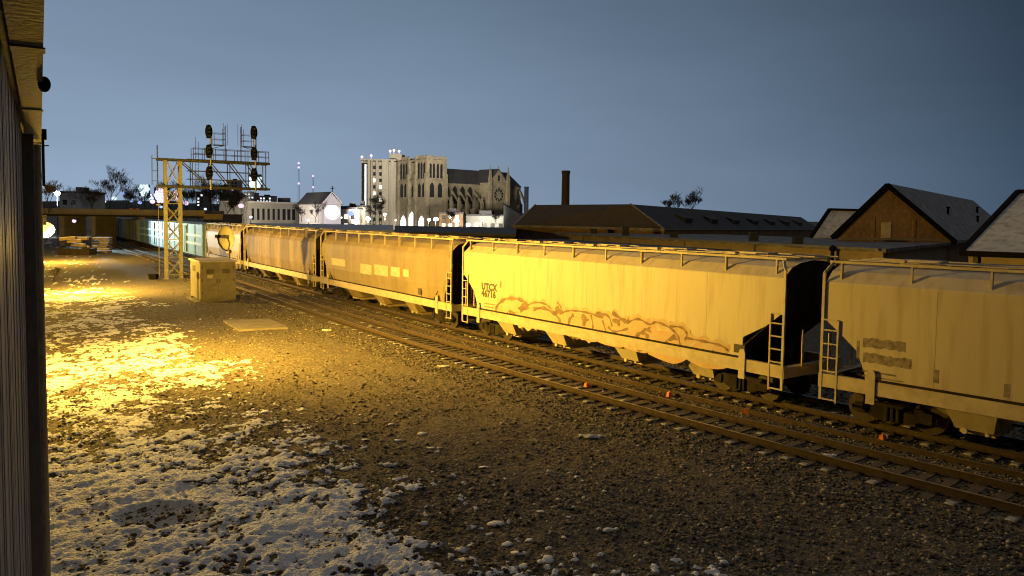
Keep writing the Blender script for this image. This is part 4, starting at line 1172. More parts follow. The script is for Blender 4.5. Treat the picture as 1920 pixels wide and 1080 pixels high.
def tower(px0, px1, yt, Y, depth, mat, label, litmat=None, frac=.3, sx=2.4, sz=3.2, seed=0, rz=0.0):
    a = at(px0, 400, Y); c = at(px1, 400, Y); H = at((px0+px1)/2, yt, Y).z; w = c.x-a.x
    t = thing('office_block', label, 'building', (a.x,a.y,0), rz)
    b = MB(); b.box(0,0,0,w,depth,H); b.build('walls', M[mat], t)
    b = MB(); b.box(-.2,-.2,H,w+.2,depth+.2,H+.6); b.box(w*.4,depth*.3,H+.6,w*.7,depth*.6,H+2.0); b.build('roof', M['roof_dark'], t)
    rr = random.Random(seed); proto = {}; z = 2.0
    while z+sz*.6 < H:
        x = sx*.4
        while x+sx*.55 < w:
            lit = litmat and rr.random() < frac
            key = bool(lit)
            if key not in proto:
                m = MB(); m.box(0,-.06,0,sx*.5,.05,sz*.5); o = proto[key] = m.build('window', M[litmat] if lit else M['glass'], t)
            else: o = proto[key].copy(); COL.objects.link(o); o.parent = t
            o.location = (x,0,z); x += sx
        z += sz
    return t
tower(112,153,362,240,14,'wall_grey','grey flat-topped block of flats left of the bare trees','lit_window',.12,2.6,3,1)
tower(412,424,348,900,15,'wall_grey','slim distant tower with lit windows under the middle of the truss','lit_cool',.6,4,4,2)
tower(426,447,338,950,15,'wall_white','distant tower with pinkish lights behind the truss','pink_lamp',.08,4,4,3)
tower(458,478,362,900,15,'wall_white','lower distant block with many lit cool windows below the cyan floodlight','lit_cool',.8,3.6,3.6,4)
tower(480,512,368,880,15,'wall_white','wide distant block with a glaring white front right of the truss','lit_cool',.9,3.4,3.4,5)
tower(368,386,360,930,15,'wall_grey','distant dark block with scattered lights behind the signal tower','lit_cool',.5,4,4,6)
# school
Y = 225; a = at(466,415,Y); c = at(560,415,Y+18)
d = (c-a); d.z = 0; Ls = d.length; H = at(510,381,Y+6).z
t = thing('school_building', 'long cream two-storey building with a flat roof and tall dark windows', 'building', (a.x,a.y,0), math.atan2(d.y,d.x))
b = MB(); b.box(0,0,0,Ls,12,H); b.build('walls', M['wall_cream'], t)
b = MB(); b.box(-.3,-.3,H,Ls+.3,12.3,H+.5); b.build('roof', M['wall_white'], t)
b = MB(); b.box(Ls*.86,3,H+.5,Ls*.98,6,H+1.9); b.build('roof_unit', M['roof_dark'], t)
for i in range(9):
    x = Ls*(.06+.1*i)
    for z0, z1 in ((.9,2.6),(H*.46,H*.82)):
        w = .9 if i < 6 else 1.3
        b = MB(); b.box(x,-.04,z0,x+w,.05,z1); b.build('window', M['glass'], t)
# lit white church
Y = 215; a = at(607,417,Y); c = at(639,417,Y+1.5); d = c-a; d.z = 0; Wc = d.length
t = thing('gabled_church', 'white gabled church with a dark roof, cross and a glaring floodlit front', 'church', (a.x,a.y,0), math.atan2(d.y,d.x))
He = at(620,381,Y).z; Hr = at(623,361,Y).z; D = 16
M['church_white'] = surf('church_white', (.74,.70,.68), (.62,.58,.56), .3, .8)
b = MB(); sh = -5.6
def sk(x,y,z): return (x+ y*sh/D, y, z)
b.prism([sk(0,0,0),sk(Wc,0,0),sk(Wc,0,He),sk(Wc/2,0,Hr-.3),sk(0,0,He)], (sh,D,0)); b.build('walls', M['church_white'], t)
b = MB()
for s in (0,1):
    x0 = -.5 if s == 0 else Wc+.5
    b.hexa([sk(x0,-.5,He-.35),sk(Wc/2,-.5,Hr),sk(Wc/2,D+.4,Hr),sk(x0,D+.4,He-.35),sk(x0,-.5,He-.1),sk(Wc/2,-.5,Hr+.28),sk(Wc/2,D+.4,Hr+.28),sk(x0,D+.4,He-.1)])
b.build('roof', M['roof_dark'], t)
b = MB(); b.bar((-.5,-.55,He-.25),(Wc/2,-.55,Hr+.12),.35); b.bar((Wc+.5,-.55,He-.25),(Wc/2,-.55,Hr+.12),.35); b.box(-.2,-.25,He-.6,Wc+.2,-.003,He-.3); b.build('gable_trim', M['church_white'], t)
b = MB(); b.box(Wc/2-.1,-.3,Hr,Wc/2+.1,-.1,Hr+1.9); b.box(Wc/2-.55,-.3,Hr+1.1,Wc/2+.55,-.1,Hr+1.3); b.build('cross', M['black'], t)
zr = at(622,398,Y).z; b = MB(); b.tube((Wc*.5,-.22,zr),(Wc*.5,-.004,zr),1.95,n=28); b.build('lit_rose_window', M['lit_portal'], t)
b = MB(); b.box(Wc*.35,-.1,0,Wc*.75,-.003,He*.2); b.build('door', M['lit_portal'], t)
for k in range(3):
    b = MB(); y = 3+k*4.5; q = sk(0,y,0); b.box(q[0]-.08,y,He*.4,q[0]+.02,y+1.2,He*.8); b.build('window', M['glass'], t)
for (px0,px1,yt,Y,mat,lab) in ((640,668,392,240,'wall_white','low pale shop front right of the lit church'),(664,684,388,255,'wall_cream','low cream house with a flat cornice left of the apartment tower'),(596,608,394,228,'wall_cream','narrow pale annexe left of the lit church')):
    tower(px0,px1,yt,Y,10,mat,lab,'lit_window',.35,2.2,2.8,px0)
# apartment tower
Y = 330; a = at(677,420,Y); c = at(742,420,Y); Wt = c.x-a.x; H = at(700,303,Y).z
t = thing('apartment_tower', 'tall ribbed apartment tower with red roof beacons left of the cathedral', 'building', (a.x,a.y,0), -.05)
b = MB(); b.box(0,0,0,Wt,16,H)
for q0,q1 in ((.20,.27),(.30,.34),(.44,.50),(.62,.80),(.86,.96)): b.box(Wt*q0,-.9,0,Wt*q1,-.003,H+.4)
b.build('walls', M['wall_cream'], t)
b = MB(); b.box(.2,-.05,1,Wt*.19,.04,H-.5); b.build('glass_bay', M['glass'], t)
b = MB(); b.box(Wt*.105,-.14,4,Wt*.15,-.06,H-1.2); b.build('lit_stair', M['lit_cool'], t)
b = MB(); b.box(-.3,-1,H+.4,Wt+.3,16,H+1.0); b.box(Wt*.8,1,H+1,Wt*1.15,9,H+3.4); b.build('roof', M['wall_cream'], t)
rr = random.Random(8)
for col in (.385,.56):
    for k in range(11):
        z = H-3.2-k*2.75
        b = MB(); b.box(Wt*(col-.035),-.12,z,Wt*(col+.035),-.003,z+1.5)
        b.build('window', M['lit_window'] if rr.random() < .16 else M['glass'], t)
for x,z in ((.0,H+2.0),(.27,H+2.6),(.82,H+4.6),(.93,H+4.9),(1.08,H+4.6)):
    b = MB(); b.tube((Wt*x,1.2,H+.9),(Wt*x,1.2,z),.08,n=5); b.sphere((Wt*x,1.2,z),.55,seg=10,rings=6); b.build('beacon', M['red_lamp'], t)
# ------------------------------------------------------------------ cathedral
Y = 318
cn = at(800,420,Y); nav = Vector((.73,.68,0)); 
ct = thing('cathedral', 'great gothic stone cathedral with flat-topped west towers and three glaring portals', 'cathedral', (cn.x,cn.y,0), math.atan2(.68,.73))
# local x = along the nave (right and away), local y = along the west front (left and away)
def zpx(px, y, YY): return at(px, y, YY).z
HT = zpx(800,294,Y); Wf = 20.0; Dt = 9.5; Ln = 44.0
HR = zpx(870,316,Y+18); HE = zpx(870,345,Y+18); HA = zpx(870,392,Y+16)
st_ = 'church_stone'
b = MB()
for y0 in (0, Wf-7.5): b.box(0,y0,0,Dt,y0+7.5,HT)
b.box(.8,7.5,0,Dt,Wf-7.5,HT-2.0)
for y in (0,7.5,Wf-7.5,Wf):
    b.box(-1.0,y-.55,0,-.003,y+.55,HT*.78); b.box(-.5,y-.4,HT*.78,-.003,y+.4,HT+.6)
for x in (0,Dt): b.box(x-.55,-1.0,0,x+.55,-.003,HT*.78); b.box(x-.4,-.5,HT*.78,x+.4,-.003,HT+.6)
for z in (HT*.33,HT*.44,HT*.68,HT*.955): b.box(-.4,-.25,z,-.004,Wf+.2,z+.5); b.box(-.2,-.4,z,Dt+.2,-.004,z+.5)
for y0 in (0, Wf-7.5):
    for k in range(6): b.box(-.2,y0+.4+k*1.25,HT,.3,y0+.9+k*1.25,HT+.8)
for k in range(7): b.box(.4+k*1.3,-.2,HT,.9+k*1.3,.3,HT+.8)
b.build('west_towers', M[st_], ct)
def lancet(mb, u0, u1, z0, z1, plane, axis, m=0, out=.12):
    """pointed-arch panel; axis 'y' lies on a plane x=const, axis 'x' on a plane y=const"""
    w = (u1-u0)/2; c = (u0+u1)/2; zs = z1-w*1.3
    pts = [(u0,z0),(u1,z0),(u1,zs),(c+w*.6,zs+w*.75),(c,z1),(c-w*.6,zs+w*.75),(u0,zs)]
    if axis == 'y': mb.prism([(plane-out,u,z) for u,z in pts], (out-.003,0,0), m)
    else: mb.prism([(u,plane-out,z) for u,z in pts], (0,out-.003,0), m)
for u0,u1,z1 in ((1.6,5.2,.20*HT),(7.9,12.3,.255*HT),(14.6,18.2,.20*HT)):
    b = MB(); lancet(b,u0,u1,.2,z1,0 if u0 != 7.9 else .8-.9,'y',0,.35); b.build('lit_portal', M['lit_portal'], ct)
for u0,u1,z0,z1 in ((1.3,3.1,.46,.65),(4.2,6.0,.46,.65),(8.4,11.6,.46,.66),(14,15.8,.46,.65),(16.9,18.7,.46,.65),(1.2,2.4,.71,.93),(3.1,4.3,.71,.93),(5,6.2,.71,.93),(13.8,15,.71,.93),(15.7,16.9,.71,.93),(17.6,18.8,.71,.93)):
    b = MB(); lancet(b,u0,u1,z0*HT,z1*HT,0 if not (7.4 < u0 < 12) else .8,'y'); b.build('window', M['glass'], ct)
for u0,u1,z0,z1 in ((1.5,3.6,.45,.66),(5.6,7.7,.45,.66),(1.2,2.3,.72,.92),(2.9,4.0,.72,.92),(4.9,6.0,.72,.92),(6.8,7.9,.72,.92)):
    b = MB(); lancet(b,u0,u1,z0*HT,z1*HT,0,'x'); b.build('window', M['glass'], ct)
# nave
b = MB(); b.box(Dt,3.5,0,Dt+Ln,Wf-3.5,HE); b.box(Dt,-1.5,0,Dt+Ln-6,3.5,HA)
nb = 4
for k in range(nb+1):
    x = Dt+1.6+k*4.2
    b.box(x-.5,-2.8,0,x+.5,-1.503,HA+3.2); b.bar((x,-2.1,HA+2.6),(x,3.5,HE-2.6),.7,.6); b.prism([(x-.35,-2.5,HA+3.2),(x+.35,-2.5,HA+3.2),(x+.35,-1.8,HA+3.2),(x-.35,-1.8,HA+3.2)],(0,0,1.8))
b.box(Dt,3.2,HE-.4,Dt+Ln,3.497,HE+.2)
b.build('nave', M[st_], ct)
for k in range(nb):
    x = Dt+2.4+k*4.2; b = MB(); lancet(b,x,x+2.6,HA+2.2,HE-1.0,3.5,'x'); b.build('window', M['glass'], ct)
    b = MB(); lancet(b,x+.2,x+2.4,2.5,HA-1.2,-1.5,'x'); b.build('window', M['glass'], ct)
b = MB(); yc = Wf/2
b.prism([(Dt-.01,3.0,HE),(Dt-.01,Wf-3.0,HE),(Dt-.01,yc,HR)], (Ln,0,0))
b.build('nave_roof', M['roof_dark'], ct)
# apse
b = MB(); n = 8; xe = Dt+Ln; rA = (Wf-7)/2; pts = [(xe+rA*math.sin(PI*i/n), yc-rA*math.cos(PI*i/n)) for i in range(n+1)]
b.prism([(x,y,0) for x,y in pts], (0,0,HE))
for i in range(1,n):
    x,y = pts[i]; dx, dy = x-xe, y-yc; k = math.hypot(dx,dy); b.bar((x+dx/k*3,y+dy/k*3,0),(x+dx/k*3,y+dy/k*3,HA+3),.9); b.bar((x+dx/k*3,y+dy/k*3,HA+2.5),(x,y,HE-2),.6)
b.build('apse', M[st_], ct)
b = MB(); b.add([(xe,yc,HR)]+[(xe+(rA+.5)*math.sin(PI*i/n), yc-(rA+.5)*math.cos(PI*i/n), HE) for i in range(n+1)], [(0,i+1,i+2) for i in range(n)]); b.build('apse_roof', M['roof_dark'], ct)
for i in range(n):
    (xa_,ya_),(xb_,yb_) = pts[i],pts[i+1]; b = MB()
    mx_,my_ = (xa_+xb_)/2,(ya_+yb_)/2; dx,dy = mx_-xe,my_-yc; k = math.hypot(dx,dy); tx,ty = (xb_-xa_),(yb_-ya_); kk = math.hypot(tx,ty); tx/=kk; ty/=kk
    b.prism([(mx_+tx*q+dx/k*.02,my_+ty*q+dy/k*.02,z) for q,z in ((-.55,HA+2.5),(.55,HA+2.5),(.55,HE-2),(0,HE-1),(-.55,HE-2))], (dx/k*.1,dy/k*.1,0)); b.build('window', M['glass'], ct)
# transept with rose window and pinnacles
x0 = Dt+22; wT = 10.5; yT = -3.0; HTr = zpx(905,343,Y+24); HG = zpx(905,318,Y+24)
b = MB(); b.prism([(x0,yT,0),(x0+wT,yT,0),(x0+wT,yT,HTr),(x0+wT/2,yT,HG),(x0,yT,HTr)], (0,8,0))
for x in (x0,x0+wT): b.box(x-.8,yT-.9,0,x+.8,yT-.003,HTr+1.0); b.add([(x-.8,yT-.9,HTr+1),(x+.8,yT-.9,HTr+1),(x+.8,yT+.2,HTr+1),(x-.8,yT+.2,HTr+1),(x,yT-.35,HG+2.2)],[(0,1,4),(1,2,4),(2,3,4),(3,0,4)])
b.box(x0,yT-.35,HTr-.3,x0+wT,yT-.004,HTr+.2); b.box(x0,yT-.35,HA+1,x0+wT,yT-.004,HA+1.4); b.box(x0+wT/2-.2,yT,HG,x0+wT/2+.2,yT+.4,HG+1.6)
b.build('transept', M[st_], ct)
b = MB(); zc = (HTr+HA)/2+.6; b.tube((x0+wT/2,yT-.15,zc),(x0+wT/2,yT-.004,zc),3.0,n=28); ro = b.build('rose_window', M['glass'], ct)
b = MB()
for i in range(10): b.bar((x0+wT/2,yT-.2,zc),(x0+wT/2+3*math.cos(i*PI/5),yT-.2,zc+3*math.sin(i*PI/5)),.28)
for i in range(28): b.bar((x0+wT/2+3.1*math.cos(i*PI/14),yT-.2,zc+3.1*math.sin(i*PI/14)),(x0+wT/2+3.1*math.cos((i+1)*PI/14),yT-.2,zc+3.1*math.sin((i+1)*PI/14)),.4)
for i in range(14): b.bar((x0+wT/2+1.3*math.cos(i*PI/7),yT-.2,zc+1.3*math.sin(i*PI/7)),(x0+wT/2+1.3*math.cos((i+1)*PI/7),yT-.2,zc+1.3*math.sin((i+1)*PI/7)),.25)
b.build('tracery', M[st_], ro)
for q in (1.6,7.4): b = MB(); lancet(b,x0+q,x0+q+1.5,2,HA-.5,yT,'x'); b.build('window', M['glass'], ct)
b = MB(); lancet(b,x0+wT/2-.5,x0+wT/2+.5,HTr+.8,HG-2.2,yT,'x'); b.build('window', M['glass'], ct)
b = MB(); b.hexa([(x0-.4,yT-.2,HTr),(x0+wT/2,yT-.2,HG+.05),(x0+wT/2,yc,HG+.05),(x0-.4,yc,HTr),(x0-.4,yT-.2,HTr+.35),(x0+wT/2,yT-.2,HG+.4),(x0+wT/2,yc,HG+.4),(x0-.4,yc,HTr+.35)])
b.hexa([(x0+wT+.4,yT-.2,HTr),(x0+wT/2,yT-.2,HG+.05),(x0+wT/2,yc,HG+.05),(x0+wT+.4,yc,HTr),(x0+wT+.4,yT-.2,HTr+.35),(x0+wT/2,yT-.2,HG+.4),(x0+wT/2,yc,HG+.4),(x0+wT+.4,yc,HTr+.35)])
b.build('transept_roof', M['roof_dark'], ct)
# houses in front of the cathedral
tower(868,944,405,285,9,'wall_grey','long low pale building in front of the cathedral choir','lit_window',.1,3,3.4,31)
tower(824,868,401,280,9,'wall_brick','low brick house row in front of the cathedral nave','lit_window',.25,2.4,3,32)
Y = 260; a = at(944,418,Y); c = at(986,418,Y); w = c.x-a.x; H1 = at(950,392,Y).z; H2 = at(986,404,Y).z; H0 = at(944,380,Y).z
t = thing('grey_hall', 'plain grey hall with a sloping roof between the cathedral and the thin chimney', 'building', (a.x,a.y,0), 0)
b = MB(); b.prism([(0,0,0),(w,0,0),(w,0,H2-.6),(0,0,H0-.6)], (0,14,0)); b.build('walls', M['wall_grey'], t)
b = MB(); b.hexa([(-.3,-.4,H0-.55),(w+.3,-.4,H2-.55),(w+.3,14,H2-.55),(-.3,14,H0-.55),(-.3,-.4,H0),(w+.3,-.4,H2),(w+.3,14,H2),(-.3,14,H0)]); b.build('roof', M['roof_dark'], t)
for x in (.3,.55): b = MB(); b.box(w*x,-.05,2,w*x+.9,-.003,H2*.6); b.build('window', M['glass'], t)

# aimed spots without fixtures, added near the street lamps to brighten these fronts
def fill_spot_at(px, py, Y, target, power, size, color):
    p = at(px,py,Y); spot(None, p, target, power, size, .7, color, .5)
cc = cn + Vector((4,6,14))
WARM = (1,.88,.70); COOL = (.86,.9,1)
fill_spot_at(817,411,246,cn+Vector((3,3,17)),135000,95,WARM)
fill_spot_at(856,414,246,cn+Vector((20,18,14)),150000,95,WARM)
fill_spot_at(722,402,236,cn+Vector((-8,8,14)),70000,80,WARM)
fill_spot_at(690,410,231,at(708,360,330),75000,70,WARM)
fill_spot_at(658,400,231,at(625,390,215),1500,100,COOL)
fill_spot_at(600,416,190,at(622,393,215),22000,60,(1,.93,.98))
fill_spot_at(470,407,200,at(520,395,232),30000,110,WARM)
fill_spot_at(107,366,157,at(132,385,240),60000,70,COOL)
fill_spot_at(964,419,206,at(965,400,260),12000,90,COOL)

# ------------------------------------------------------------------ chimneys and warehouses behind the train
def chimney(px, yt, yb, wpx, Y, mat, label):
    p = at(px, yb, Y); top = at(px, yt, Y).z; w = wpx*Y/1450/2
    t = thing('chimney_stack', label, 'chimney', (p.x,p.y,0), .3)
    n = 10; b = MB(); b.tube((0,0,0),(0,0,top-.5),w*1.12,w*.96,n=n); b.build('shaft', M[mat], t)
    b = MB(); b.tube((0,0,top-.5),(0,0,top),w*1.08,w*1.08,n=n); b.build('cap', M[mat], t)
chimney(986.5,350,400,8.5,230,'roof_dark','thin grey distant chimney right of the grey hall')
chimney(1060,320,384,15,125,'dark_brick','dark brick chimney stack above the hipped warehouse roof')

# low snowy-roofed shed behind hoppers A and B
def flat_shed(pts, z, label, wall, roof, name='flat_roofed_shed'):
    t = thing(name, label, 'building', (pts[0][0],pts[0][1],0), 0)
    o = Vector((pts[0][0],pts[0][1],0)); q = [Vector((x,y,0))-o for x,y in pts]
    b = MB(); b.prism(q, (0,0,z-.25)); b.build('walls', M[wall], t)
    c = sum(q, Vector())/len(q); e = [p+(p-c).normalized()*.35 for p in q]
    b = MB(); b.prism([p+Vector((0,0,z-.25)) for p in e], (0,0,.25)); b.build('roof', M[roof], t)
    return t
def xy(px,py,Y): p = at(px,py,Y); return (p.x,p.y)
flat_shed([xy(508,428,82),xy(735,431,80),xy(735,420,126),xy(470,420,124)], 4.55, 'long low shed with a snowy flat roof behind the rusty hopper car', 'grime_and_shade','roof_snow')
flat_shed([xy(742,433,78),xy(965,436,74),xy(968,420,118),xy(742,420,122)], 4.5, 'low shed with a dark flat roof below the cathedral', 'grime_and_shade','roof_dark')
M['shed_roof'] = surf('shed_roof', (.20,.195,.19), (.10,.10,.10), .8, .85, c3=(.42,.42,.43), scale3=.9, amt3=.5)
fs_ = flat_shed([(5.5,93),(25.2,52.5),(41,73),(26,97)], 4.3, 'brick flat-roofed warehouse with a pale eave and a corner behind the graffiti car', 'wall_tan','shed_roof')
# pilasters and dark openings on its long wall
a = Vector((5.5,93,0)); c = Vector((25.2,52.5,0)); d = (c-a).normalized(); nrm = Vector((d.y,-d.x,0))
if nrm.y > 0: nrm = -nrm
b = MB(); k = 2.0
while k < (c-a).length-3:
    p0 = d*k+nrm*.02; 
    b.hexa([p0-nrm*.1, p0+d*2.4-nrm*.1, p0+d*2.4+nrm*.03, p0+nrm*.03]+[v+Vector((0,0,3.2)) for v in (p0-nrm*.1, p0+d*2.4-nrm*.1, p0+d*2.4+nrm*.03, p0+nrm*.03)]); k += 5.2
b.build('loading_door', M['grime_and_shade'], fs_)
g = MB(); o_ = Vector((0,0,0)); g.bar(nrm*.42+Vector((0,0,4.26)), (c-a)+nrm*.42+Vector((0,0,4.26)), .16, .14); g.build('gutter', M['galv'], fs_)
for k in (6,15,24,33): q0 = d*k+nrm*.16; g = MB(); g.tube(q0,q0+Vector((0,0,4.2)),.06,n=6); g.build('downpipe', M['galv'], fs_)
for k, hh in ((4,.5),(12,.9),(19,.4),(29,.7),(36,.5)): q0 = d*k-nrm*(1.5+k%3)+Vector((0,0,4.3)); g = MB(); g.box(q0.x-.35,q0.y-.3,4.302,q0.x+.35,q0.y+.3,4.3+hh); g.box(q0.x-.42,q0.y-.37,4.3+hh,q0.x+.42,q0.y+.37,4.36+hh); g.build('roof_vent', M['galv_dark'], fs_)
flat_shed([(2.0,84),(14.5,62),(17.0,64.5),(5,87)], 3.7, 'narrow dark lean-to canopy along the flat-roofed warehouse', 'black','roof_dark', 'canopy')
p = at(1561,470,55.5); b = MB(); b.tube((0,0,-1.5),(0,0,.0),.13,n=10); b.tube((0,0,.0),(0,0,.28),.24,n=10); b.tube((0,0,.28),(0,0,.4),.2,.05,n=10)
o = b.build('roof_vent', M['black']); o.location = (p.x,p.y,p.z); tag(o, 'black capped vent pipe before the flat-roofed warehouse, above the gap between cars', 'vent')
p = at(1710,474,62)

# hipped warehouse
ZT_, ZE_ = 7.9, 4.9
A_ = at(1004,384,112); A_.z = ZT_; B_ = at(1182,382,98); B_.z = ZT_+.03; C_ = at(1502,409,175); C_.z = ZT_-.9
a_ = at(964,422,108); a_.z = ZE_; b_ = at(1246,430,92); b_.z = ZE_-.02; c_ = at(1538,436,165); c_.z = ZE_-.6
t = thing('hipped_warehouse', 'long warehouse with a dark brown hipped roof and a wing receding to the right', 'building', (b_.x,b_.y,0), 0)
o = Vector((b_.x,b_.y,0)); A1,B1,C1,a1,b1,c1 = [v-o for v in (A_,B_,C_,a_,b_,c_)]
far1 = A1+Vector((4,14,0)); farc = C1+Vector((-10,6,0)); back = Vector((B1.x-6,B1.y+16,B1.z))
r = MB()
r.poly([a1,b1,B1,A1],0); r.poly([b1,c1,C1,B1],1)
r.poly([A1,B1,C1,far1],1)
l2 = Vector((a1.x-1,a1.y+22,a1.z)); r.poly([l2,a1,A1,far1],1)
r.build('roof', [M['roof_brown'],M['roof_dark']], t)
w = MB()
for p0,p1 in ((a1,b1),(b1,c1),(l2,a1)):
    n_ = Vector((0,0.4,0)); w.poly([Vector((p0.x,p0.y+.4,0)),Vector((p1.x,p1.y+.4,0)),Vector((p1.x,p1.y+.4,p1.z-.05)),Vector((p0.x,p0.y+.4,p0.z-.05))])
w.build('walls', M['wall_brick'], t)
g = MB(); g.bar(a1-Vector((0,.1,.05)),b1-Vector((0,.1,.05)),.3,.34); g.build('gutter', M['concrete'], t)
g = MB(); g.bar(b1+Vector((0,-.05,.06)),B1+Vector((0,-.05,.06)),.24,.10); g.bar(a1+Vector((0,-.05,.06)),A1+Vector((0,-.05,.06)),.2,.1); g.build('hip_cap', M['galv'], t)
for k in range(7):                                               # dark roof monitors on the wing
    f = .12+k*.12; base = b1.lerp(c1, f); topv = B1.lerp(C1, f); p0 = base.lerp(topv, .30); p1 = base.lerp(topv, .62); dd = (c1-b1).normalized()*(2.6)
    up = Vector((0,-.3,.55)); g = MB()
    g.hexa([p0,p0+dd,p1+dd,p1,p0+up,p0+dd+up,p1+dd+up*.3,p1+up*.3]); g.build('skylight', M['roof_dark'], t)

# gabled brick building
Yg = 72; L0 = at(1572,442,Yg); R0 = at(1783,455,Yg+1.0); PK = at(1665,347,Yg+.4)
ze = 4.75; L0.z = ze; R0.z = 4.45
d = Vector((R0.x-L0.x, R0.y-L0.y, 0)); Wg = d.length
t = thing('gabled_warehouse', 'tall brick gable with a boarded pale window and a dark roof streaked with snow', 'building', (L0.x,L0.y,0), math.atan2(d.y,d.x))
inv = Matrix.Rotation(-math.atan2(d.y,d.x),3,'Z'); loc = lambda v: inv @ (Vector(v)-Vector((L0.x,L0.y,0)))
pk = loc(PK); re_ = loc(at(1868,391,150)); run = Vector((re_.x-pk.x, re_.y-pk.y, 0)); run = run.normalized()*62
b = MB(); b.prism([(0,0,0),(Wg,0,0),(Wg,0,R0.z),(pk.x,0,pk.z-.35),(0,0,ze)], run); b.build('walls', M['wall_brick'], t)
for x in (.30,.66): q = MB(); q.box(Wg*x-.12,-.12,0,Wg*x+.12,-.003,6.6 if x < .5 else 6.4); q.build('pilaster', M['wall_brick'], t)
q = MB(); q.box(.1,-.16,ze-.32,Wg-.1,-.003,ze-.12); q.build('string_course', M['concrete'], t)
q = MB(); q.box(pk.x-.05-.45,-.08,ze-.1,pk.x+.45,-.003,ze+1.35); q.build('boarded_window', M['wall_tan'] if False else M['trim_paint'], t)
r = MB(); ov = run.normalized()*-.45; th = Vector((0,0,.28)); full = run-ov
eL = Vector((-.55,0,ze-.28)); eR = Vector((Wg+.55,0,R0.z-.28)); pp_ = Vector((pk.x,0,pk.z-.12))
for e in (eL,eR):
    v = [e+ov,pp_+ov,pp_+run,e+run]; r.hexa(v+[q_+th for q_ in v], 0)
r.build('roof', [M['roof_snowy']], t)
g = MB(); f_ = Vector((0,-.06,.12))
g.bar(eL+ov+f_,pp_+ov+f_,.12,.42); g.bar(eR+ov+f_,pp_+ov+f_,.12,.42); g.build('rake_board', M['black'], t)
for f, gg in ((.25,.5),(.55,.35),(.75,.6)):
    q0 = eR.lerp(pp_, gg)+run*f; g = MB(); g.tube(q0+Vector((0,0,.1)),q0+Vector((0,0,.95)),.13,n=8); g.tube(q0+Vector((0,0,.95)),q0+Vector((0,0,1.1)),.2,n=8); g.build('vent_pipe', M['black'], t)
# small building behind, to its left
Yb = 84; e0 = at(1522,444,Yb); k0 = at(1556,394,Yb+4); e1 = at(1606,444,Yb); k1 = at(1625,396,Yb+4)
t = thing('snowy_roofed_shed', 'small building with a pale snowy roof slope left of the brick gable', 'building', (e0.x,e0.y,0), 0)
o = Vector((e0.x,e0.y,0)); E0,K0,E1,K1 = [v-o for v in (e0,k0,e1,k1)]
r = MB(); th = Vector((0,0,.2)); v = [E0,E1,K1,K0]; r.hexa([q_-th for q_ in v]+v); 
bk = [Vector((2*K0.x-E0.x,2*K0.y-E0.y,E0.z)),Vector((2*K1.x-E1.x,2*K1.y-E1.y,E1.z))]; v = [K0,K1,bk[1],bk[0]]; r.hexa([q_-th for q_ in v]+v); r.build('roof', M['roof_snow'], t)
g = MB(); g.bar(E0+Vector((-.1,-.1,0)),K0+Vector((-.1,-.1,.05)),.3,.35); g.bar(K0+Vector((0,-.05,.1)),K1+Vector((0,-.05,.1)),.3,.25); g.build('rake_board', M['black'], t)
w = MB(); w.poly([Vector((E0.x+.2,.3,0)),Vector((E1.x,.3,0)),Vector((E1.x,.3,E0.z-.2)),Vector((E0.x+.2,.3,E0.z-.2))]); w.poly([Vector((E0.x+.2,.3,0)),Vector((bk[0].x+.2,bk[0].y,0)),Vector((bk[0].x+.2,bk[0].y,E0.z-.2)),Vector((K0.x+.2,K0.y,K0.z-.25)),Vector((E0.x+.2,.3,E0.z-.2))]); w.build('walls', M['wall_brick'], t)
# building at the right edge
e0 = at(1812,471,43); k0 = at(1914,361,50.5); rd = Vector((.75,-.66,0)); ln = 14
e0.z = 4.6; t = thing('tan_warehouse', 'tan-walled building with a big pale snow-dusted roof at the right edge', 'building', (e0.x,e0.y,0), math.atan2(rd.y,rd.x))
inv2 = Matrix.Rotation(-math.atan2(rd.y,rd.x),3,'Z'); K = inv2 @ (k0-Vector((e0.x,e0.y,0)))
r = MB(); v = [Vector((0,-.3,4.6)),Vector((ln,-.3,4.6)),Vector((ln+K.x,K.y,K.z)),Vector((K.x,K.y,K.z))]; r.hexa([q_-Vector((0,0,.2)) for q_ in v]+v)
v = [Vector((K.x,K.y,K.z)),Vector((ln+K.x,K.y,K.z)),Vector((ln+K.x,2*K.y,4.6)),Vector((K.x*1.2,2*K.y,4.6))]; r.hexa([q_-Vector((0,0,.2)) for q_ in v]+v)
r.build('roof', M['roof_snow'], t)
g = MB(); g.bar((-.15,-.35,4.5),(K.x-.15,K.y,K.z+.02),.3,.3); g.bar((-.2,-.4,4.45),(ln,-.4,4.45),.25,.3); g.bar((K.x-.2,K.y,K.z+.1),(K.x+ln,K.y,K.z+.1),.3,.2); g.build('rake_board', M['black'], t)
w = MB(); w.poly([(0.1,.1,0),(ln,.1,0),(ln,.1,4.4),(0.1,.1,4.4)]); w.poly([(.1,.1,0),(.1,.1,4.4),(K.x,K.y,K.z-.3),(K.x*1.2,2*K.y,4.4),(K.x*1.2,2*K.y,0)]); w.build('walls', M['wall_tan'], t)
for xx, gg in ((3.2,.25),(5.6,.62),(8.8,.2)):
    v0 = Vector((0,-.3,4.6)).lerp(Vector((K.x,K.y,K.z)), gg)+Vector((xx,0,0)); q = MB(); q.tube(v0,v0+Vector((0,0,.4)),.1,n=8); q.box(v0.x-.18,v0.y-.15,v0.z+.4,v0.x+.18,v0.y+.15,v0.z+.5); q.build('vent_pipe', M['black'], t)
q = MB(); q.box(6.2,.0,2.6,8.4,.09,3.5); q.box(.35,-.1,0,.6,.09,4.3); q.build('downpipe', M['dark_steel'], t)

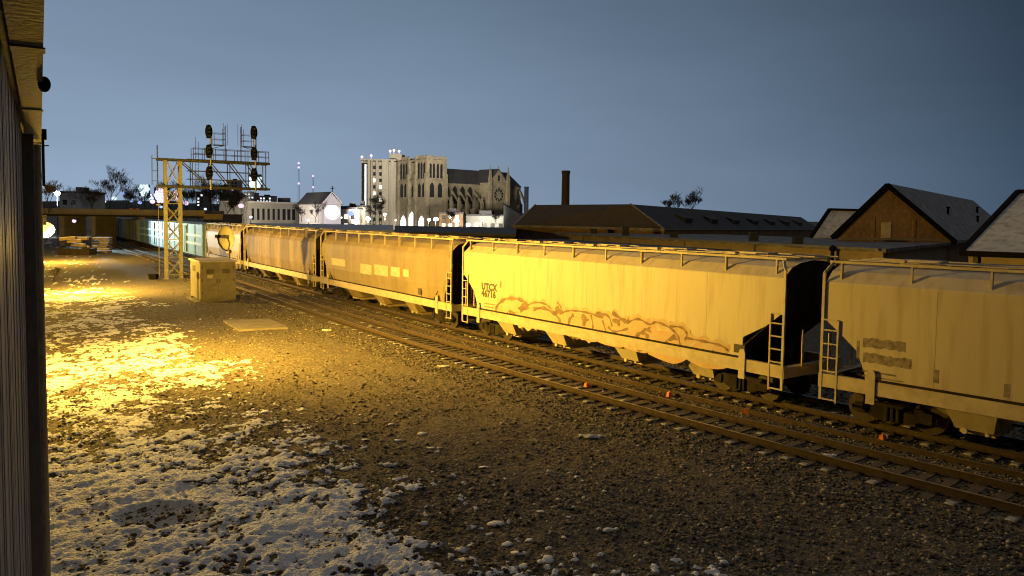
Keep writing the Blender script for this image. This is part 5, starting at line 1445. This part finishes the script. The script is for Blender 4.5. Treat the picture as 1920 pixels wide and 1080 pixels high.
# ------------------------------------------------------------------ odds and ends on the ground
junk = [(612,622,.10,'pale stone pair by the tie ends, right of the concrete slab'),(1110,820,.14,'pale rag of rubbish on the gravel below the graffiti car'),(728,870,.10,'small white lump of ice in the middle of the gravel'),(1140,996,.09,'white lump of ice near the bottom centre right'),(1548,862,.12,'pale stone against the near rail below the gap'),(830,690,.10,'pale stone on the gravel near the tie ends, left of centre')]
for i,(px,py,r,lab) in enumerate(junk):
    p = onz(px,py,.03); pv,pf = rock_proto(30+i); b = MB(); b.add([tuple(v*r*np.array([1.5,1,.9])) for v in pv],[tuple(int(q) for q in f) for f in pf])
    for k in range(2): b.add([tuple(v*r*.6+np.array([r*1.9*(k*2-1),r*.6,0])) for v in pv],[tuple(int(q) for q in f) for f in pf])
    o = b.build('pale_stone', M['snow']); o.location = (p.x,p.y,gz(p.x,p.y)+r*.4); tag(o, lab, 'stone', 'pale lumps on the gravel')
p = onz(447,1062,.1); b = MB(); b.tube((0,0,-.1),(.06,.26,.16),.05,.045,n=14); o = b.build('pipe_stub', M['pale_mark']); o.location = (p.x,p.y-.15,gz(p.x,p.y)+.05); tag(o, 'short pale pipe stub poking from the snow at the bottom', 'pipe')
sticks = [((690,905),(770,893),'dark stick lying across the snow above the dug hollow'),((1020,800-10),(1085,806-10),'thin dark branch on the gravel under the graffiti car'),((455,928),(520,920),'short dark stick on the snow right of the hollow')]
sticks = [((335,905),(405,908),'dark stick lying across the snow above the dug hollow'),((450,905),(520,893),'long dark branch on the snow right of the stick')]
for a,c,lab in sticks:
    a = onz(*a,.08); c = onz(*c,.08); d = c-a; b = MB(); b.path([(0,0,0),tuple(d*.4+Vector((0,.04,.03))),tuple(d*.75),tuple(d)], .022); b.tube(d*.4,d*.6+Vector((.05,.22,.05)),.014)
    o = b.build('stick', M['bark']); o.location = (a.x,a.y,gz(a.x,a.y)+.06); tag(o, lab, 'stick')

# ------------------------------------------------------------------ sky: night glow of the city plus an added fill cap overhead
wd = bpy.data.worlds.new('World'); SC.world = wd; wd.use_nodes = True
nt = wd.node_tree; N = nt.nodes; L = nt.links; bg = N['Background']
tc = N.new('ShaderNodeTexCoord'); nz = N.new('ShaderNodeVectorMath'); nz.operation = 'NORMALIZE'; L.new(tc.outputs['Generated'], nz.inputs[0])
sx = N.new('ShaderNodeSeparateXYZ'); L.new(nz.outputs[0], sx.inputs[0])
# elevation ramp, and a brighter side towards the city (north-west)
gd = N.new('ShaderNodeVectorMath'); gd.operation = 'DOT_PRODUCT'; gdir = Vector((-.62,.78,0)).normalized(); gd.inputs[1].default_value = gdir; L.new(nz.outputs[0], gd.inputs[0])
def mr(inp, a, b, c=0., d=1.):
    r = N.new('ShaderNodeMapRange'); r.interpolation_type = 'LINEAR'
    r.inputs[1].default_value=a; r.inputs[2].default_value=b; r.inputs[3].default_value=c; r.inputs[4].default_value=d; L.new(inp, r.inputs[0]); return r.outputs[0]
az = mr(gd.outputs['Value'], .26, 1.02)
el = mr(sx.outputs['Z'], -.06, .34)
def mixc(f, a, b):
    m = N.new('ShaderNodeMix'); m.data_type='RGBA'; L.new(f, m.inputs[0])
    for i, c in ((6,a),(7,b)):
        if isinstance(c, tuple): m.inputs[i].default_value = rgba(c)
        else: L.new(c, m.inputs[i])
    return m.outputs[2]
horizon = mixc(az, (.042,.078,.128), (.35,.465,.635))
high = mixc(az, (.008,.018,.034), (.14,.208,.30))
sky = mixc(el, horizon, high)
cl = N.new('ShaderNodeTexNoise'); cl.inputs['Scale'].default_value = 2.2; cl.inputs['Detail'].default_value = 5
mp = N.new('ShaderNodeMapping'); mp.inputs['Scale'].default_value = (1,1,4.5); L.new(nz.outputs[0], mp.inputs['Vector']); L.new(mp.outputs[0], cl.inputs['Vector'])
cf = mr(cl.outputs['Fac'], .3, .72, .92, 1.085)
vm = N.new('ShaderNodeVectorMath'); vm.operation='SCALE'; L.new(sky, vm.inputs[0]); L.new(cf, vm.inputs['Scale'])
up = mr(sx.outputs['Z'], .45, .95)
back = mr(sx.outputs['Y'], .78, .25)
low = mixc(back, vm.outputs[0], (.020,.020,.021))  # sky beside and behind the viewer darkened to keep fill off the train
fin = mixc(up, low, (.185,.178,.17))  # bright neutral cap added overhead, out of view, as fill for the snow
L.new(fin, bg.inputs['Color']); bg.inputs['Strength'].default_value = 1.0

# ------------------------------------------------------------------ render settings
SC.view_settings.view_transform = 'Standard'; SC.view_settings.look = 'None'
SC.view_settings.exposure = 0.0; SC.view_settings.gamma = 1.0
SC.render.engine = 'CYCLES'
cy = SC.cycles
cy.use_denoising = True; cy.filter_width = 1.1
try: cy.denoiser = 'OPENIMAGEDENOISE'
except Exception: pass
cy.max_bounces = 5; cy.diffuse_bounces = 3; cy.glossy_bounces = 2; cy.transmission_bounces = 2
cy.sample_clamp_indirect = 4.0
cy.caustics_reflective = False; cy.caustics_refractive = False
